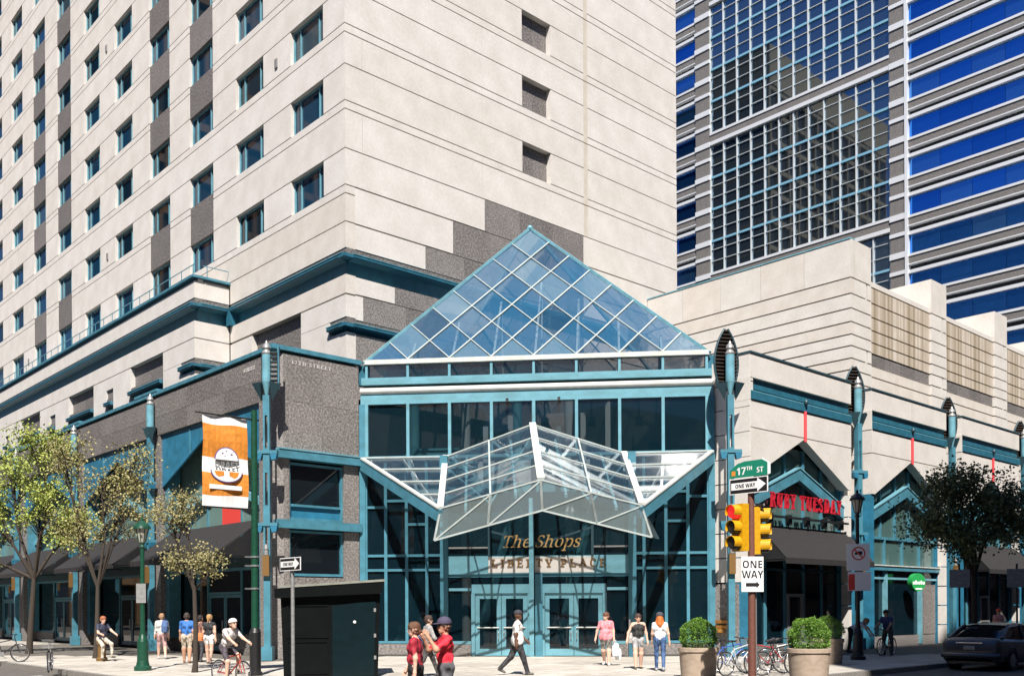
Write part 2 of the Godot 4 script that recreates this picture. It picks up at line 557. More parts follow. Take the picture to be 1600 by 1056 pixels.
func flip(s: Shape) -> Shape:
	# after a mirroring turn: put winding back
	for i in range(0, s.v.size(), 3):
		var a := s.v[i + 1]
		s.v[i + 1] = s.v[i + 2]
		s.v[i + 2] = a
		var b := s.n[i + 1]
		s.n[i + 1] = s.n[i + 2]
		s.n[i + 2] = b
	return s

func build_hotel() -> void:
	var h := thing("hotel_tower", "tall cream stone hotel tower with rows of deep blue windows", "building", Vector3(23.2, 0, -35.74))
	var g := 0.026
	var top := 60.0
	FR = Transform3D()
	bx(h, "core_wall", M.core, 23.72, 46.1, 0.2, top, -96, -36.26)
	# ---- face along the left street
	FR = left_frame(23.2)
	var xe := -35.74
	var xf := -96.0
	var width := 2.86
	var centres := []
	for k in 11: centres.append(-38.9 - 5.44 * k)
	var fs := Shape.new()
	var wh := 1.58
	for b in [[-1.43, -1.37], [1.37, 1.43], [-0.84, -0.78], [0.78, 0.84]]:
		fs.box(b[0], b[1], 0, wh, -0.06, 0.04)
	fs.box(-1.37, 1.37, 0, 0.06, -0.055, 0.035)
	fs.box(-1.37, 1.37, wh - 0.06, wh, -0.055, 0.035)
	var frame_mesh := fs.mesh()
	var glass := bxm(Vector3(2.74, 1.5, 0.03))
	for i in FLOORS.size() - 1:
		var y: float = FLOORS[i]
		var yn: float = minf(FLOORS[i + 1], top)
		var tone: Material = [M.cream, M.cream_pale, M.cream][i % 3]
		var low := [0] if i == 0 or i - 1 == 1 or i - 1 == 7 else [2, 3, 6, 7, 10]
		var edge := xe
		for c in low:
			if c == 0: continue
			bx(h, "stone_course", tone, centres[c] + width / 2, edge, y + g, y + 0.37 - g, -0.5, 0)
			edge = centres[c] - width / 2
		bx(h, "stone_course", tone, xf, edge, y + g, y + 0.37 - g, -0.5, 0)
		# head course is cut where a grey spandrel runs down to the window below
		var spandrel := i != 1 and i != 7
		var cuts := []
		if spandrel:
			for k in [2, 3, 6, 7, 10]: cuts.append(centres[k])
		var right := xe
		for c in cuts:
			bx(h, "stone_course", tone, c + width / 2, right, y + 1.95 + g, yn - g, -0.5, 0)
			bx(h, "granite_spandrel", [M.granite, M.granite_dark][(i + int(c)) % 2], c - width / 2 + 0.01, c + width / 2 - 0.01, y + 1.955, yn + 0.36, -0.5, -0.03)
			right = c - width / 2
		bx(h, "stone_course", tone, xf, right, y + 1.95 + g, yn - g, -0.5, 0)
		# piers between the windows
		right = xe
		for c in centres:
			bx(h, "pier", [M.cream_pale, M.cream][(i + int(c)) % 2], c + width / 2, right, y + 0.37 + g, y + 1.95 - g, -0.5, 0)
			right = c - width / 2
			hotel_window(h, c, y + 0.37, y + 1.95, frame_mesh, glass)
		bx(h, "pier", M.cream, xf, right, y + 0.37 + g, y + 1.95 - g, -0.5, 0)
	# small round vents beside a few windows
	for q in [[0.5, 2], [4.5, 1], [7.5, 0], [4.5, 5]]:
		var vs := Shape.new()
		vs.box(-0.12, 0.12, 0, 0.42, 0, 0.06)
		part(h, "vent", vs.mesh(), M.grey_metal, Transform3D(Basis(), Vector3(-38.9 - 5.44 * q[0], FLOORS[q[1]] + 0.8, 0)))
	# below the windows: two plain courses, the cornice and the base of the wall as far as the projecting block
	var xb := -46.5
	bx(h, "stone_course", M.cream_warm, xf, xe, 18.64 + g, 19.86 - g, -0.5, 0)
	bx(h, "stone_course", M.cream_warm, xb, xe, 17.51, 18.64 - g, -0.5, 0)
	ledge(h, xb, xe, 17.5, 16.36, "cornice", true)
	bx(h, "stone_course", M.cream_warm, xb, xe, 15.52 + g, 16.35, -0.5, 0)
	bx(h, "stone_course", M.cream, -39.5, xe, 14.52, 15.5 - g, -0.5, 0)
	bx(h, "stone_course", M.cream, -39.5, -37.05, 11.5, 14.5, -0.5, 0)
	bx(h, "stone_course", M.cream, -37.03, xe, 11.5, 13.86, -0.5, 0)
	ledge(h, -37.03, xe, 14.5, 13.88, "low_cornice", true)
	bx(h, "granite_panel", M.granite_dark, -41.9, -39.52, 11.5, 15.5, -0.5, -0.3)
	bx(h, "granite_panel", M.granite_dark, -44.2, -41.93, 11.5, 15.5, -0.5, -0.3)
	bx(h, "stone_course", M.cream, xb, -44.22, 11.5, 15.44, -0.5, 0)
	# ---- face along the right street
	FR = right_frame(-35.74)
	var x0 := 23.7
	var x1 := 46.3
	for i in FLOORS.size() - 1:
		var y: float = FLOORS[i]
		var yn: float = minf(FLOORS[i + 1], top)
		var tone: Material = [M.cream_pale, M.cream][i % 2]
		if i > 0:
			for q in [[x0, 31.04], [31.06, 38.26], [38.6, x1]]:
				bx(h, "stone_course", tone, q[0], q[1], y + g, y + 0.37 - g, -0.5, 0)
			bx(h, "stone_course", tone, x0, 33.74, y + 0.37 + g, y + 1.95 - g, -0.5, 0)
			bx(h, "stone_course", tone, 38.6, x1, y + 0.37 + g, y + 1.95 - g, -0.5, 0)
			bx(h, "stone_course", tone, 35.78, 38.26, y + 0.37 + g, y + 1.95 - g, -0.5, 0)
			for q in 2:
				bx(h, "granite_panel", [M.granite, M.granite_dark][(q + i) % 2], 33.74 + 1.02 * q + 0.01, 33.74 + 1.02 * (q + 1) - 0.01, y + 0.37, y + 1.95, -0.5, -0.32)
		for q in [[x0, 24.09], [24.11, 31.04], [31.06, 38.26], [38.6, x1]]:
			bx(h, "stone_course", tone, q[0], q[1], y + 1.95 + g, yn - g, -0.5, 0)
		if i > 0: bx(h, "stained_strip", M.cream_stain, 38.27, 38.59, y + g, yn - g, -0.5, -0.012)
		else: bx(h, "stained_strip", M.cream_stain, 38.27, 38.59, y + 1.95 + g, yn - g, -0.5, -0.012)
	# granite stepping up the foot of the wall, row by row: y0, y1, left end of the grey
	var rows := [[20.24, 21.81, 31.2], [18.64, 20.22, 29.2], [17.51, 18.62, 27.55], [15.56, 16.34, 25.8], [14.44, 15.54, 24.1], [11.0, 13.85, 23.7]]
	for r in rows:
		if r[2] > 23.7: bx(h, "stone_course", M.cream_pale, x0, r[2] - 0.01, r[0] + g, r[1] - g, -0.5, 0)
		var xa: float = r[2]
		var step := 0
		while xa < 38.2:
			var xb2 := minf(xa + 2.35, 38.23)
			bx(h, "granite_panel", [M.granite, M.granite_dark, M.granite_pale][(step * 2 + int(r[0])) % 3], xa, xb2 - 0.012, r[0] + 0.008, r[1] - 0.006, -0.5, -0.01)
			xa = xb2
			step += 1
		bx(h, "stone_course", M.cream, 38.25, x1, r[0] + g, r[1] - g, -0.5, 0)
	ledge(h, 23.48, x1, 17.5, 16.36)
	ledge(h, 23.48, 26.5, 14.5, 13.88, "low_cornice")
	bx(h, "granite_panel", M.granite, 26.52, x1, 13.86, 14.42, -0.5, -0.01)
	# ---- the end wall away from the streets, seen only mirrored in the office tower
	FR = Transform3D(Basis(Vector3.UP, PI / 2), Vector3(46.3, 0, 0))
	for i in FLOORS.size() - 1:
		bx(h, "stone_course", M.cream, 36.3, 96, FLOORS[i] + g, minf(FLOORS[i + 1], top) - g, -0.2, 0)
	FR = Transform3D()
	bx(h, "cornice_end", M.blue_bar, 23.0, 23.66, 16.37, 17.19, -46.56, -46.2)
	# ---- lower block that projects from the left face
	var b := thing("projecting_hotel_block", "cream stone block with railed terrace and dark cornice projecting below hotel windows", "building", Vector3(21.3, 0, -46.57))
	FR = Transform3D()
	bx(b, "core_wall", M.core, 21.82, 23.18, 0.2, 18.3, -96, -47.1)
	bx(b, "terrace_floor", M.cream_warm, 21.76, 23.18, 18.32, 18.5, -96, -46.9)
	for side in 2:
		var a0: float
		var a1: float
		if side == 0:
			FR = left_frame(21.3)
			a0 = -96.0
			a1 = -46.57
		else:
			FR = right_frame(-46.57)
			a0 = 21.8
			a1 = 23.18
		bx(b, "stone_course", M.cream, a0, a1, 17.51, 18.34, -0.5, 0)
		ledge(b, a0 - (0.22 if side == 1 else 0.0), a1, 17.5, 16.36, "cornice", side == 0)
		bx(b, "stone_course", M.cream, a0, a1, 15.5 + g, 16.35, -0.5, 0)
		# teal terrace edge
		var s := Shape.new()
		s.box(a0, a1 + (0.14 if side == 0 else 0.0), 18.5, 18.62, -0.45, 0.14)
		part(b, "terrace_edge", s.mesh(), M.teal)
		bx(b, "recessed_band", M.cream, a0, a1, 18.35, 18.49, -0.45, -0.2)
		# rail
		s = Shape.new()
		s.box(a0, a1, 19.2, 19.235, -0.08, -0.045)
		var xx := a0 + 0.2
		while xx < a1:
			s.box(xx, xx + 0.03, 18.62, 19.2, -0.075, -0.045)
			xx += 1.36
		part(b, "railing", s.mesh(), M.teal)
		if side == 1:
			bx(b, "stone_course", M.cream, a0, a1, 14.5, 15.5 - g, -0.5, 0)
			ledge(b, a0 - 0.22, a1, 14.48, 13.86, "low_cornice")
			bx(b, "stone_course", M.cream, a0, a1, 11, 13.85, -0.5, 0)
		else:
			bx(b, "stone_course", M.cream, -50.4, a1, 14.5, 15.5 - g, -0.5, 0)
			bx(b, "stone_course", M.cream, -50.4, -48.2, 11, 14.48, -0.5, 0)
			ledge(b, -48.18, a1, 14.48, 13.86, "low_cornice", true)
			bx(b, "stone_course", M.cream, -48.18, a1, 11, 13.85, -0.5, 0)
			for q in 4:
				var zz := -50.45 - 10.2 * q
				bx(b, "granite_panel", M.granite_dark, zz - 2.2, zz - 0.02, 14.35, 15.5, -0.5, -0.28)
				bx(b, "granite_panel", M.granite, zz - 4.4, zz - 2.22, 14.35, 15.5, -0.5, -0.28)
				ledge(b, zz - 4.4, zz - 0.02, 14.34, 13.7, "low_cornice")
				bx(b, "granite_panel", M.granite_dark, zz - 4.4, zz - 0.02, 11, 13.69, -0.5, -0.1)
				bx(b, "stone_course", M.cream_pale, zz - 7.0, zz - 4.42, 11, 15.5 - g, -0.5, 0)
				bx(b, "granite_panel", M.granite, zz - 8.1, zz - 7.02, 14.3, 14.8, -0.5, -0.1)
				bx(b, "stone_course", M.cream_pale, zz - 8.1, zz - 7.02, 14.82, 15.5 - g, -0.5, 0)
				ledge(b, zz - 8.1, zz - 7.02, 14.29, 13.5, "low_cornice")
				bx(b, "stone_course", M.cream_pale, zz - 10.18, zz - 8.12, 11, 15.5 - g, -0.5, 0)

# ---------------------------------------------------------------- low stone block behind the right podium
func build_rear_block() -> void:
	var r := thing("ribbed_stone_block", "blank cream stone block with closely ruled joints and raised fins above right podium", "building", Vector3(43.5, 0, -23.2))
	FR = Transform3D()
	bx(r, "core_wall", M.core, 43.8, 110, 0.2, 17.5, -36, -23.7)
	var ys := [10.8, 11.4, 12.0, 12.6, 13.2, 13.75, 14.35, 14.9, 15.5, 16.15, 16.85, 17.62]
	var g := 0.035
	FR = left_frame(43.5)
	for i in ys.size() - 1:
		bx(r, "stone_course", [M.cream, M.cream_warm, M.cream][i % 3], -35.7, -23.2, ys[i] + g, ys[i + 1] - g, -0.3, 0)
	for q in 5:
		var a := -35.7 + 2.5 * q
		bx(r, "parapet_panel", [M.cream, M.cream_warm][q % 2], a + 0.01, a + 2.49 + (0.01 if q == 4 else 0.0), 17.62 + g, 19.46, -0.35, 0)
	bx(r, "parapet_cap", M.teal_pale, -35.7, -23.2, 19.47, 19.53, -0.4, 0.03)
	FR = right_frame(-23.2)
	var period := 8.55
	for f in 6:
		var a := 43.8 + period * f
		# fin
		if f > 0: a = 43.6 + period * f
		var b := 43.6 + period * f + 1.88
		var top_mat: Material = M.cream
		bx(r, "fin_top", top_mat, a, b, 17.62 + g, 19.46, -4.0, 0)
		for i in ys.size() - 1:
			if i == 5 or i == 10:
				bx(r, "fin_course", M.cream_pale, a, a + 0.75 * (b - a) - 0.08, ys[i] + g, ys[i + 1] - g, -0.5, 0)
				bx(r, "fin_course", M.cream_pale, a + 0.75 * (b - a) + 0.08, b, ys[i] + g, ys[i + 1] - g, -0.5, 0)
			else:
				bx(r, "fin_course", M.cream_pale, a, b, ys[i] + g, ys[i + 1] - g, -0.5, 0)
		# weathered wall between two fins
		var c := b + 0.02
		var d := 43.6 + period * (f + 1) - 0.02
		for i in ys.size() - 1:
			if i == 5:
				for q in 4:
					var w := (d - c) / 4
					bx(r, "granite_strip", [M.granite_dark, M.granite][q % 2], c + w * q, c + w * (q + 1) - 0.01, ys[i] + 0.01, ys[i + 1] - 0.01, -0.5, -0.14)
			else:
				bx(r, "weathered_course", M.cream_stained if i > 5 else M.cream_warm, c, d, ys[i] + g, ys[i + 1] - g, -0.5, -0.1)
		var s := Shape.new()
		s.prism(PackedVector2Array([Vector2(0.1, 17.66), Vector2(0.1, 17.9), Vector2(4.0, 19.2), Vector2(4.0, 17.66)]), c, d)
		s.turn(Transform3D(Basis(Vector3(0, 0, -1), Vector3(0, 1, 0), Vector3(1, 0, 0)), Vector3.ZERO))
		part(r, "sloped_coping", s.mesh(), M.cream_pale)

# ---------------------------------------------------------------- office tower
func build_office_tower() -> void:
	var t := thing("glass_office_tower", "glass office tower with silver bands and deep blue ribbon windows behind stone block", "office tower", Vector3(95, 0, -57))
	FR = Transform3D()
	bx(t, "core_wall", M.core, 95.9, 130, 0.2, 82, -95, -12)
	FR = left_frame(95)
	# pilasters of stacked stone and trim
	for p in [[-70.3, -68.3], [-46.3, -44.75]]:
		for i in 21:
			var y := 2.0 + 3.85 * i
			bx(t, "pilaster_block", M.office_stone, p[0], p[1], y + 0.62, y + 2.2, -0.8, 0.2)
			bx(t, "pilaster_block", M.office_stone, p[0], p[1], y + 2.62, y + 3.85, -0.8, 0.2)
			bx(t, "trim_band", M.office_trim, p[0] - 0.04, p[1] + 0.04, y + 0.02, y + 0.6, -0.8, 0.3)
			bx(t, "trim_band", M.office_trim, p[0] - 0.04, p[1] + 0.04, y + 2.22, y + 2.6, -0.8, 0.3)
	bx(t, "corner_strip", M.office_trim, -44.74, -44.45, 2, 82, -0.8, 0.32)
	# ribbon-window floors either side
	var ribs := [[-94.0, -70.32], [-44.44, -14.0]]
	for side in 2:
		var a: float = ribs[side][0]
		var b: float = ribs[side][1]
		for i in 20:
			var y := 5.1 + 3.85 * i
			# from below: grey stone, light trim, glass, white sill strip, recess painted dark for its shade
			bx(t, "stone_band", M.office_stone, a, b, y + 0.04, y + 0.72, -0.8, 0.12)
			bx(t, "trim_band", M.office_trim, a, b, y + 0.74, y + 0.98, -0.8, 0.2)
			bx(t, "recess_shade_strip", M.recess_shade, a, b, y - 0.62, y - 0.0, -0.8, -0.35)  # set-back strip whose near-black colour stands in for recess shadow
			bx(t, "trim_band", M.office_trim, a, b, y - 0.95, y - 0.62, -0.8, 0.16)
			bx(t, "trim_band", M.office_trim, a, b, y - 0.08, y + 0.03, -0.8, 0.16)
			var wide := 3.05
			var x := b - wide if side == 0 else a
			var k := 0
			while k < (3 if side == 0 else 8):
				part(t, "ribbon_pane", bxm(Vector3(wide - 0.03, 1.86, 0.04)), [M.office_glass_blue, M.office_glass_deep, M.office_glass_blue, M.office_glass_pale][rng.randi() % 4], Transform3D(Basis(Vector3.UP, rng.randf_range(-0.005, 0.005)) * Basis(Vector3.RIGHT, rng.randf_range(-0.006, 0.006)), Vector3(x + wide / 2, y + 1.93, -0.2)))
				x += -wide if side == 0 else wide
				k += 1
	# curtain wall in the middle
	var c0 := -68.25
	var cols := 12
	var cw := (-46.35 - c0) / cols
	for i in cols + 1:
		bx(t, "mullion", M.office_mullion, c0 + cw * i - 0.065, c0 + cw * i + 0.065, 3, 82, -0.3, 0.1)
	for i in 5:
		var y := 7.2 + 16.42 * i
		# wide silver belt every fourth floor
		bx(t, "belt", M.office_stone, c0, -46.35, y, y + 0.75, -0.3, 0.18)
		bx(t, "belt", M.office_trim, c0, -46.35, y - 0.42, y - 0.01, -0.3, 0.26)
		bx(t, "belt", M.office_trim, c0, -46.35, y + 0.76, y + 1.05, -0.3, 0.26)
		for j in 4:
			var f := y + 1.05 + (16.42 - 1.47) / 4 * j
			var fh := (16.42 - 1.47) / 4
			if j > 0:
				bx(t, "floor_line", M.office_blue_line, c0, -46.35, f - 0.12, f + 0.12, -0.3, 0.05)
			bx(t, "transom", M.office_mullion, c0, -46.35, f + fh * 0.36, f + fh * 0.36 + 0.06, -0.3, 0.04)
			bx(t, "transom", M.office_mullion, c0, -46.35, f + fh * 0.72, f + fh * 0.72 + 0.06, -0.3, 0.04)
			for k in cols:
				part(t, "glass_panel", bxm(Vector3(cw - 0.16, fh - 0.3, 0.04)), M.office_glass, Transform3D(Basis(Vector3.UP, rng.randf_range(-0.0016, 0.0016)) * Basis(Vector3.RIGHT, rng.randf_range(-0.0012, 0.0012)), Vector3(c0 + cw * (k + 0.5), f + fh / 2, -0.12)))
	# tan tower far along the left street, outside the view: the office glass mirrors it
	var m := thing("tan_office_tower", "tan stone tower with dark windows mirrored in the office tower's glass", "office tower", Vector3(-2, 0, -122))
	FR = Transform3D()
	bx(m, "core_wall", M.tan_window, -57.5, -2.5, 0, 126, -150, -122.5)
	for i in 20:
		bx(m, "stone_floor_band", M.tan_stone, -58, -2, 6.0 * i + 5.0, 6.0 * i + 6.0, -150.5, -122)
	for i in 15:
		bx(m, "stone_pier", M.tan_stone, -58 + 4.0 * i - (0.3 if i > 0 else 0.0), -58 + 4.0 * i + 0.3, 0, 125.9, -122.49, -121.9)
	bx(m, "parapet", M.tan_stone, -58.2, -1.8, 120.1, 129, -150.7, -121.8)

# ---------------------------------------------------------------- the far sides of the two streets, outside the view
func opposite(label: String, x0: float, x1: float, z0: float, z1: float, h: float, stone: Material, bay: float, storey: float) -> void:
	var o := thing("opposite_building", label, "building", Vector3((x0 + x1) / 2, 0, (z0 + z1) / 2))
	FR = Transform3D()
	bx(o, "core_wall", M.tan_window, x0 + 0.35, x1 - 0.35, 0, h - 0.1, z0 + 0.35, z1 - 0.35)
	var y := 0.0
	while y < h - 0.5:
		bx(o, "floor_band", stone, x0, x1, y + storey * 0.62, minf(y + storey, h), z0, z1)
		y += storey
	var s := Shape.new()
	var x := x0
	while x < x1 - 0.1:
		s.box(x, x + bay * 0.4, 0, h - 0.02, z0 + 0.02, z1 - 0.02)
		x += bay
	var z := z0
	while z < z1 - 0.1:
		s.box(x0 + 0.02, x1 - 0.02, 0, h - 0.03, z, z + bay * 0.4)
		z += bay
	part(o, "piers", s.mesh(), stone)
	bx(o, "parapet", stone, x0 - 0.3, x1 + 0.3, h, h + 1.2, z0 - 0.3, z1 + 0.3)

func build_opposite_side() -> void:
	mat("brick_brown", lin(0.17, 0.1, 0.07), 0.9)
	mat("stone_grey", lin(0.26, 0.24, 0.22), 0.9)
	opposite("tall grey tower across the right street whose shadow covers the parked car", 7.0, 78.0, 8.0, 34.0, 47.0, M.stone_grey, 4.2, 3.8)
	opposite("brown brick block farther along the right street, mirrored in the shop windows", 80.0, 160.0, 8.0, 34.0, 26.0, M.brick_brown, 4.0, 4.0)
	opposite("brown brick row across the left street, mirrored in the shop windows", -34.0, -9.0, -100.0, -6.0, 17.0, M.brick_brown, 3.4, 4.2)
	opposite("grey corner block behind the camera, mirrored in the entrance glass", -44.0, -9.0, 8.0, 44.0, 19.0, M.stone_grey, 3.6, 3.8)

# ---------------------------------------------------------------- teal street columns with louvred shields
func street_column(parent: Node3D, at: Vector3, turn: float, shield_turn: float, low := 0.0, top := 12.2, shield := true) -> void:
	FR = Transform3D(Basis(Vector3.UP, turn), at)
	var s := Shape.new()
	# two rails with filling between them: the slots are open
	for x in [-0.12, 0.05]: s.box(x, x + 0.07, low, 9.75, -0.12, 0.12)
	for y in [[low, 3.7], [4.9, 5.7], [6.9, 7.8], [9.0, 9.75]]: s.box(-0.05, 0.05, y[0], y[1], -0.119, 0.119)
	s.box(-0.2, 0.2, low, low + 0.5, -0.2, 0.2)
	var c := part(parent, "column", s.mesh(), M.teal)
	# lantern: pipe, cap and finial
	s = Shape.new()
	s.lathe([Vector2(0.0, 9.7), Vector2(0.05, 9.7), Vector2(0.17, 10.25), Vector2(0.17, 11.25), Vector2(0.0, 11.25)], 16)
	part(c, "lantern", s.mesh(), M.teal_pale)
	s = Shape.new()
	s.lathe([Vector2(0.17, 11.25), Vector2(0.19, 11.3), Vector2(0.15, 11.36), Vector2(0.12, 11.42), Vector2(0.16, 11.5), Vector2(0.13, 11.6), Vector2(0.06, 11.68), Vector2(0.03, 11.76), Vector2(0.0, 11.8)], 14)
	part(c, "finial", s.mesh(), M.grey_metal)
	# dark cups either side
	for q in [-1, 1]:
		s = Shape.new()
		s.tri(Vector3(q * 0.16, 10.2, -0.3), Vector3(q * 0.16, 10.2, 0.3), Vector3(q * 0.55, 10.2, 0.0))
		s.tri(Vector3(q * 0.16, 10.2, 0.3), Vector3(q * 0.2, 9.55, 0.0), Vector3(q * 0.55, 10.2, 0.0))
		s.tri(Vector3(q * 0.16, 10.2, -0.3), Vector3(q * 0.55, 10.2, 0.0), Vector3(q * 0.2, 9.55, 0.0))
		s.tri(Vector3(q * 0.16, 10.2, -0.3), Vector3(q * 0.2, 9.55, 0.0), Vector3(q * 0.16, 10.2, 0.3))
		part(c, "wing_bracket", s.mesh(), M.dark_frame)
	for y in [7.66, 5.0]:
		s = Shape.new()
		s.box(-0.4, 0.4, y - 0.06, y + 0.06, -0.1, 0.16)
		part(c, "cross_arm", s.mesh(), M.teal)
		s = Shape.new()
		for q in [-1, 1]:
			s.prism(PackedVector2Array([Vector2(q * 0.14, y - 0.07), Vector2(q * 0.4, y - 0.07), Vector2(q * 0.36, y - 0.26), Vector2(q * 0.2, y - 0.3)]), -0.08, 0.18)
		part(c, "arm_cup", s.mesh(), M.blue_panel)
	# bronze wall lamp on the shaft
	s = Shape.new()
	s.box(-0.12, 0.12, 3.1, 3.85, 0.13, 0.27)
	part(c, "lamp_box", s.mesh(), M.bronze)
	s = Shape.new()
	s.lathe([Vector2(0.09, 3.86), Vector2(0.09, 4.0), Vector2(0.06, 4.02), Vector2(0.09, 4.1), Vector2(0.06, 4.25), Vector2(0.0, 4.27)], 10, Vector3(0, 0, 0.2))
	part(c, "lamp_cap", s.mesh(), M.grey_metal)
	if not shield: return
	# pointed oval of louvres behind the lantern
	FR = Transform3D(Basis(Vector3.UP, shield_turn), at)
	var n := 17
	var y0 := 10.0
	var y1 := top + 0.1
	for i in n:
		var f := (i + 0.5) / n
		var hw := 0.47 * pow(sin(PI * clampf(0.12 + f * 0.86, 0, 1)), 0.75)
		var y := lerpf(y0, y1, f)
		part(c, "louvre", bxm(Vector3(snappedf(hw * 2, 0.02), 0.03, 0.12)), M.bronze_louvre, Transform3D(Basis(Vector3.RIGHT, 0.5), Vector3(0, y, -0.3)))
	s = Shape.new()
	for q in [-1, 1]:
		var pts := []
		var rad := []
		for i in 13:
			var f := i / 12.0
			pts.append(Vector3(q * 0.48 * pow(sin(PI * clampf(0.12 + f * 0.86, 0, 1)), 0.75), lerpf(y0, y1, f), -0.3))
			rad.append(0.045)
		s.tube(pts, rad, 6)
	part(c, "shield_rim", s.mesh(), M.dark_frame)
	var outline := PackedVector2Array()
	for q in [1, -1]:
		for i in 13:
			var f := i / 12.0 if q == 1 else 1.0 - i / 12.0
			outline.append(Vector2(q * (0.46 * pow(sin(PI * clampf(0.12 + f * 0.86, 0, 1)), 0.75) + 0.001), lerpf(y0, y1, f)))
	s = Shape.new()
	s.prism(outline, -0.42, -0.37)
	part(c, "shield_plate", s.mesh(), M.bronze_louvre)

func chevron(xl: float, xr: float, y_side: float, y_mid: float, thick: float, z0: float, z1: float) -> Shape:
	var s := Shape.new()
	var mid := (xl + xr) / 2
	s.prism(PackedVector2Array([Vector2(xl, y_side), Vector2(mid, y_mid), Vector2(mid, y_mid + thick), Vector2(xl, y_side + thick)]), z0, z1)
	s.prism(PackedVector2Array([Vector2(mid, y_mid), Vector2(xr, y_side), Vector2(xr, y_side + thick), Vector2(mid, y_mid + thick)]), z0, z1)
	return s

func awning(parent: Node3D, x0: float, x1: float, y_top: float, y_low: float, reach: float, zb := 0.0) -> void:
	var s := Shape.new()
	var p := PackedVector2Array([Vector2(zb, y_top), Vector2(zb, y_top - 0.05), Vector2(zb + reach - 0.04, y_low - 0.02), Vector2(zb + reach - 0.04, y_low - 0.22), Vector2(zb + reach, y_low - 0.22), Vector2(zb + reach, y_low)])
	s.prism(p, x0, x1)
	s.turn(Transform3D(Basis(Vector3(0, 0, 1), Vector3(0, 1, 0), Vector3(1, 0, 0)), Vector3.ZERO))
	var a := part(parent, "awning", flip(s).mesh(), M.awning)
	for x in [x0 + 0.03, (x0 + x1) / 2, x1 - 0.03]:
		s = Shape.new()
		s.beam(Vector3(x, y_low - 0.1, zb), Vector3(x, y_low - 0.1, zb + reach - 0.05), 0.04, 0.04)
		s.beam(Vector3(x, y_top - 0.1, zb + 0.02), Vector3(x, y_low - 0.08, zb + reach - 0.06), 0.04, 0.04)
		part(a, "awning_arm", s.mesh(), M.black)
	for q in [x0, x1 - 0.02]:
		s = Shape.new()
		s.prism(PackedVector2Array([Vector2(zb, y_top - 0.06), Vector2(zb + reach - 0.05, y_low - 0.05), Vector2(zb, y_low - 0.05)]), q, q + 0.02)
		s.turn(Transform3D(Basis(Vector3(0, 0, 1), Vector3(0, 1, 0), Vector3(1, 0, 0)), Vector3.ZERO))
		part(a, "awning_cheek", flip(s).mesh(), M.black)

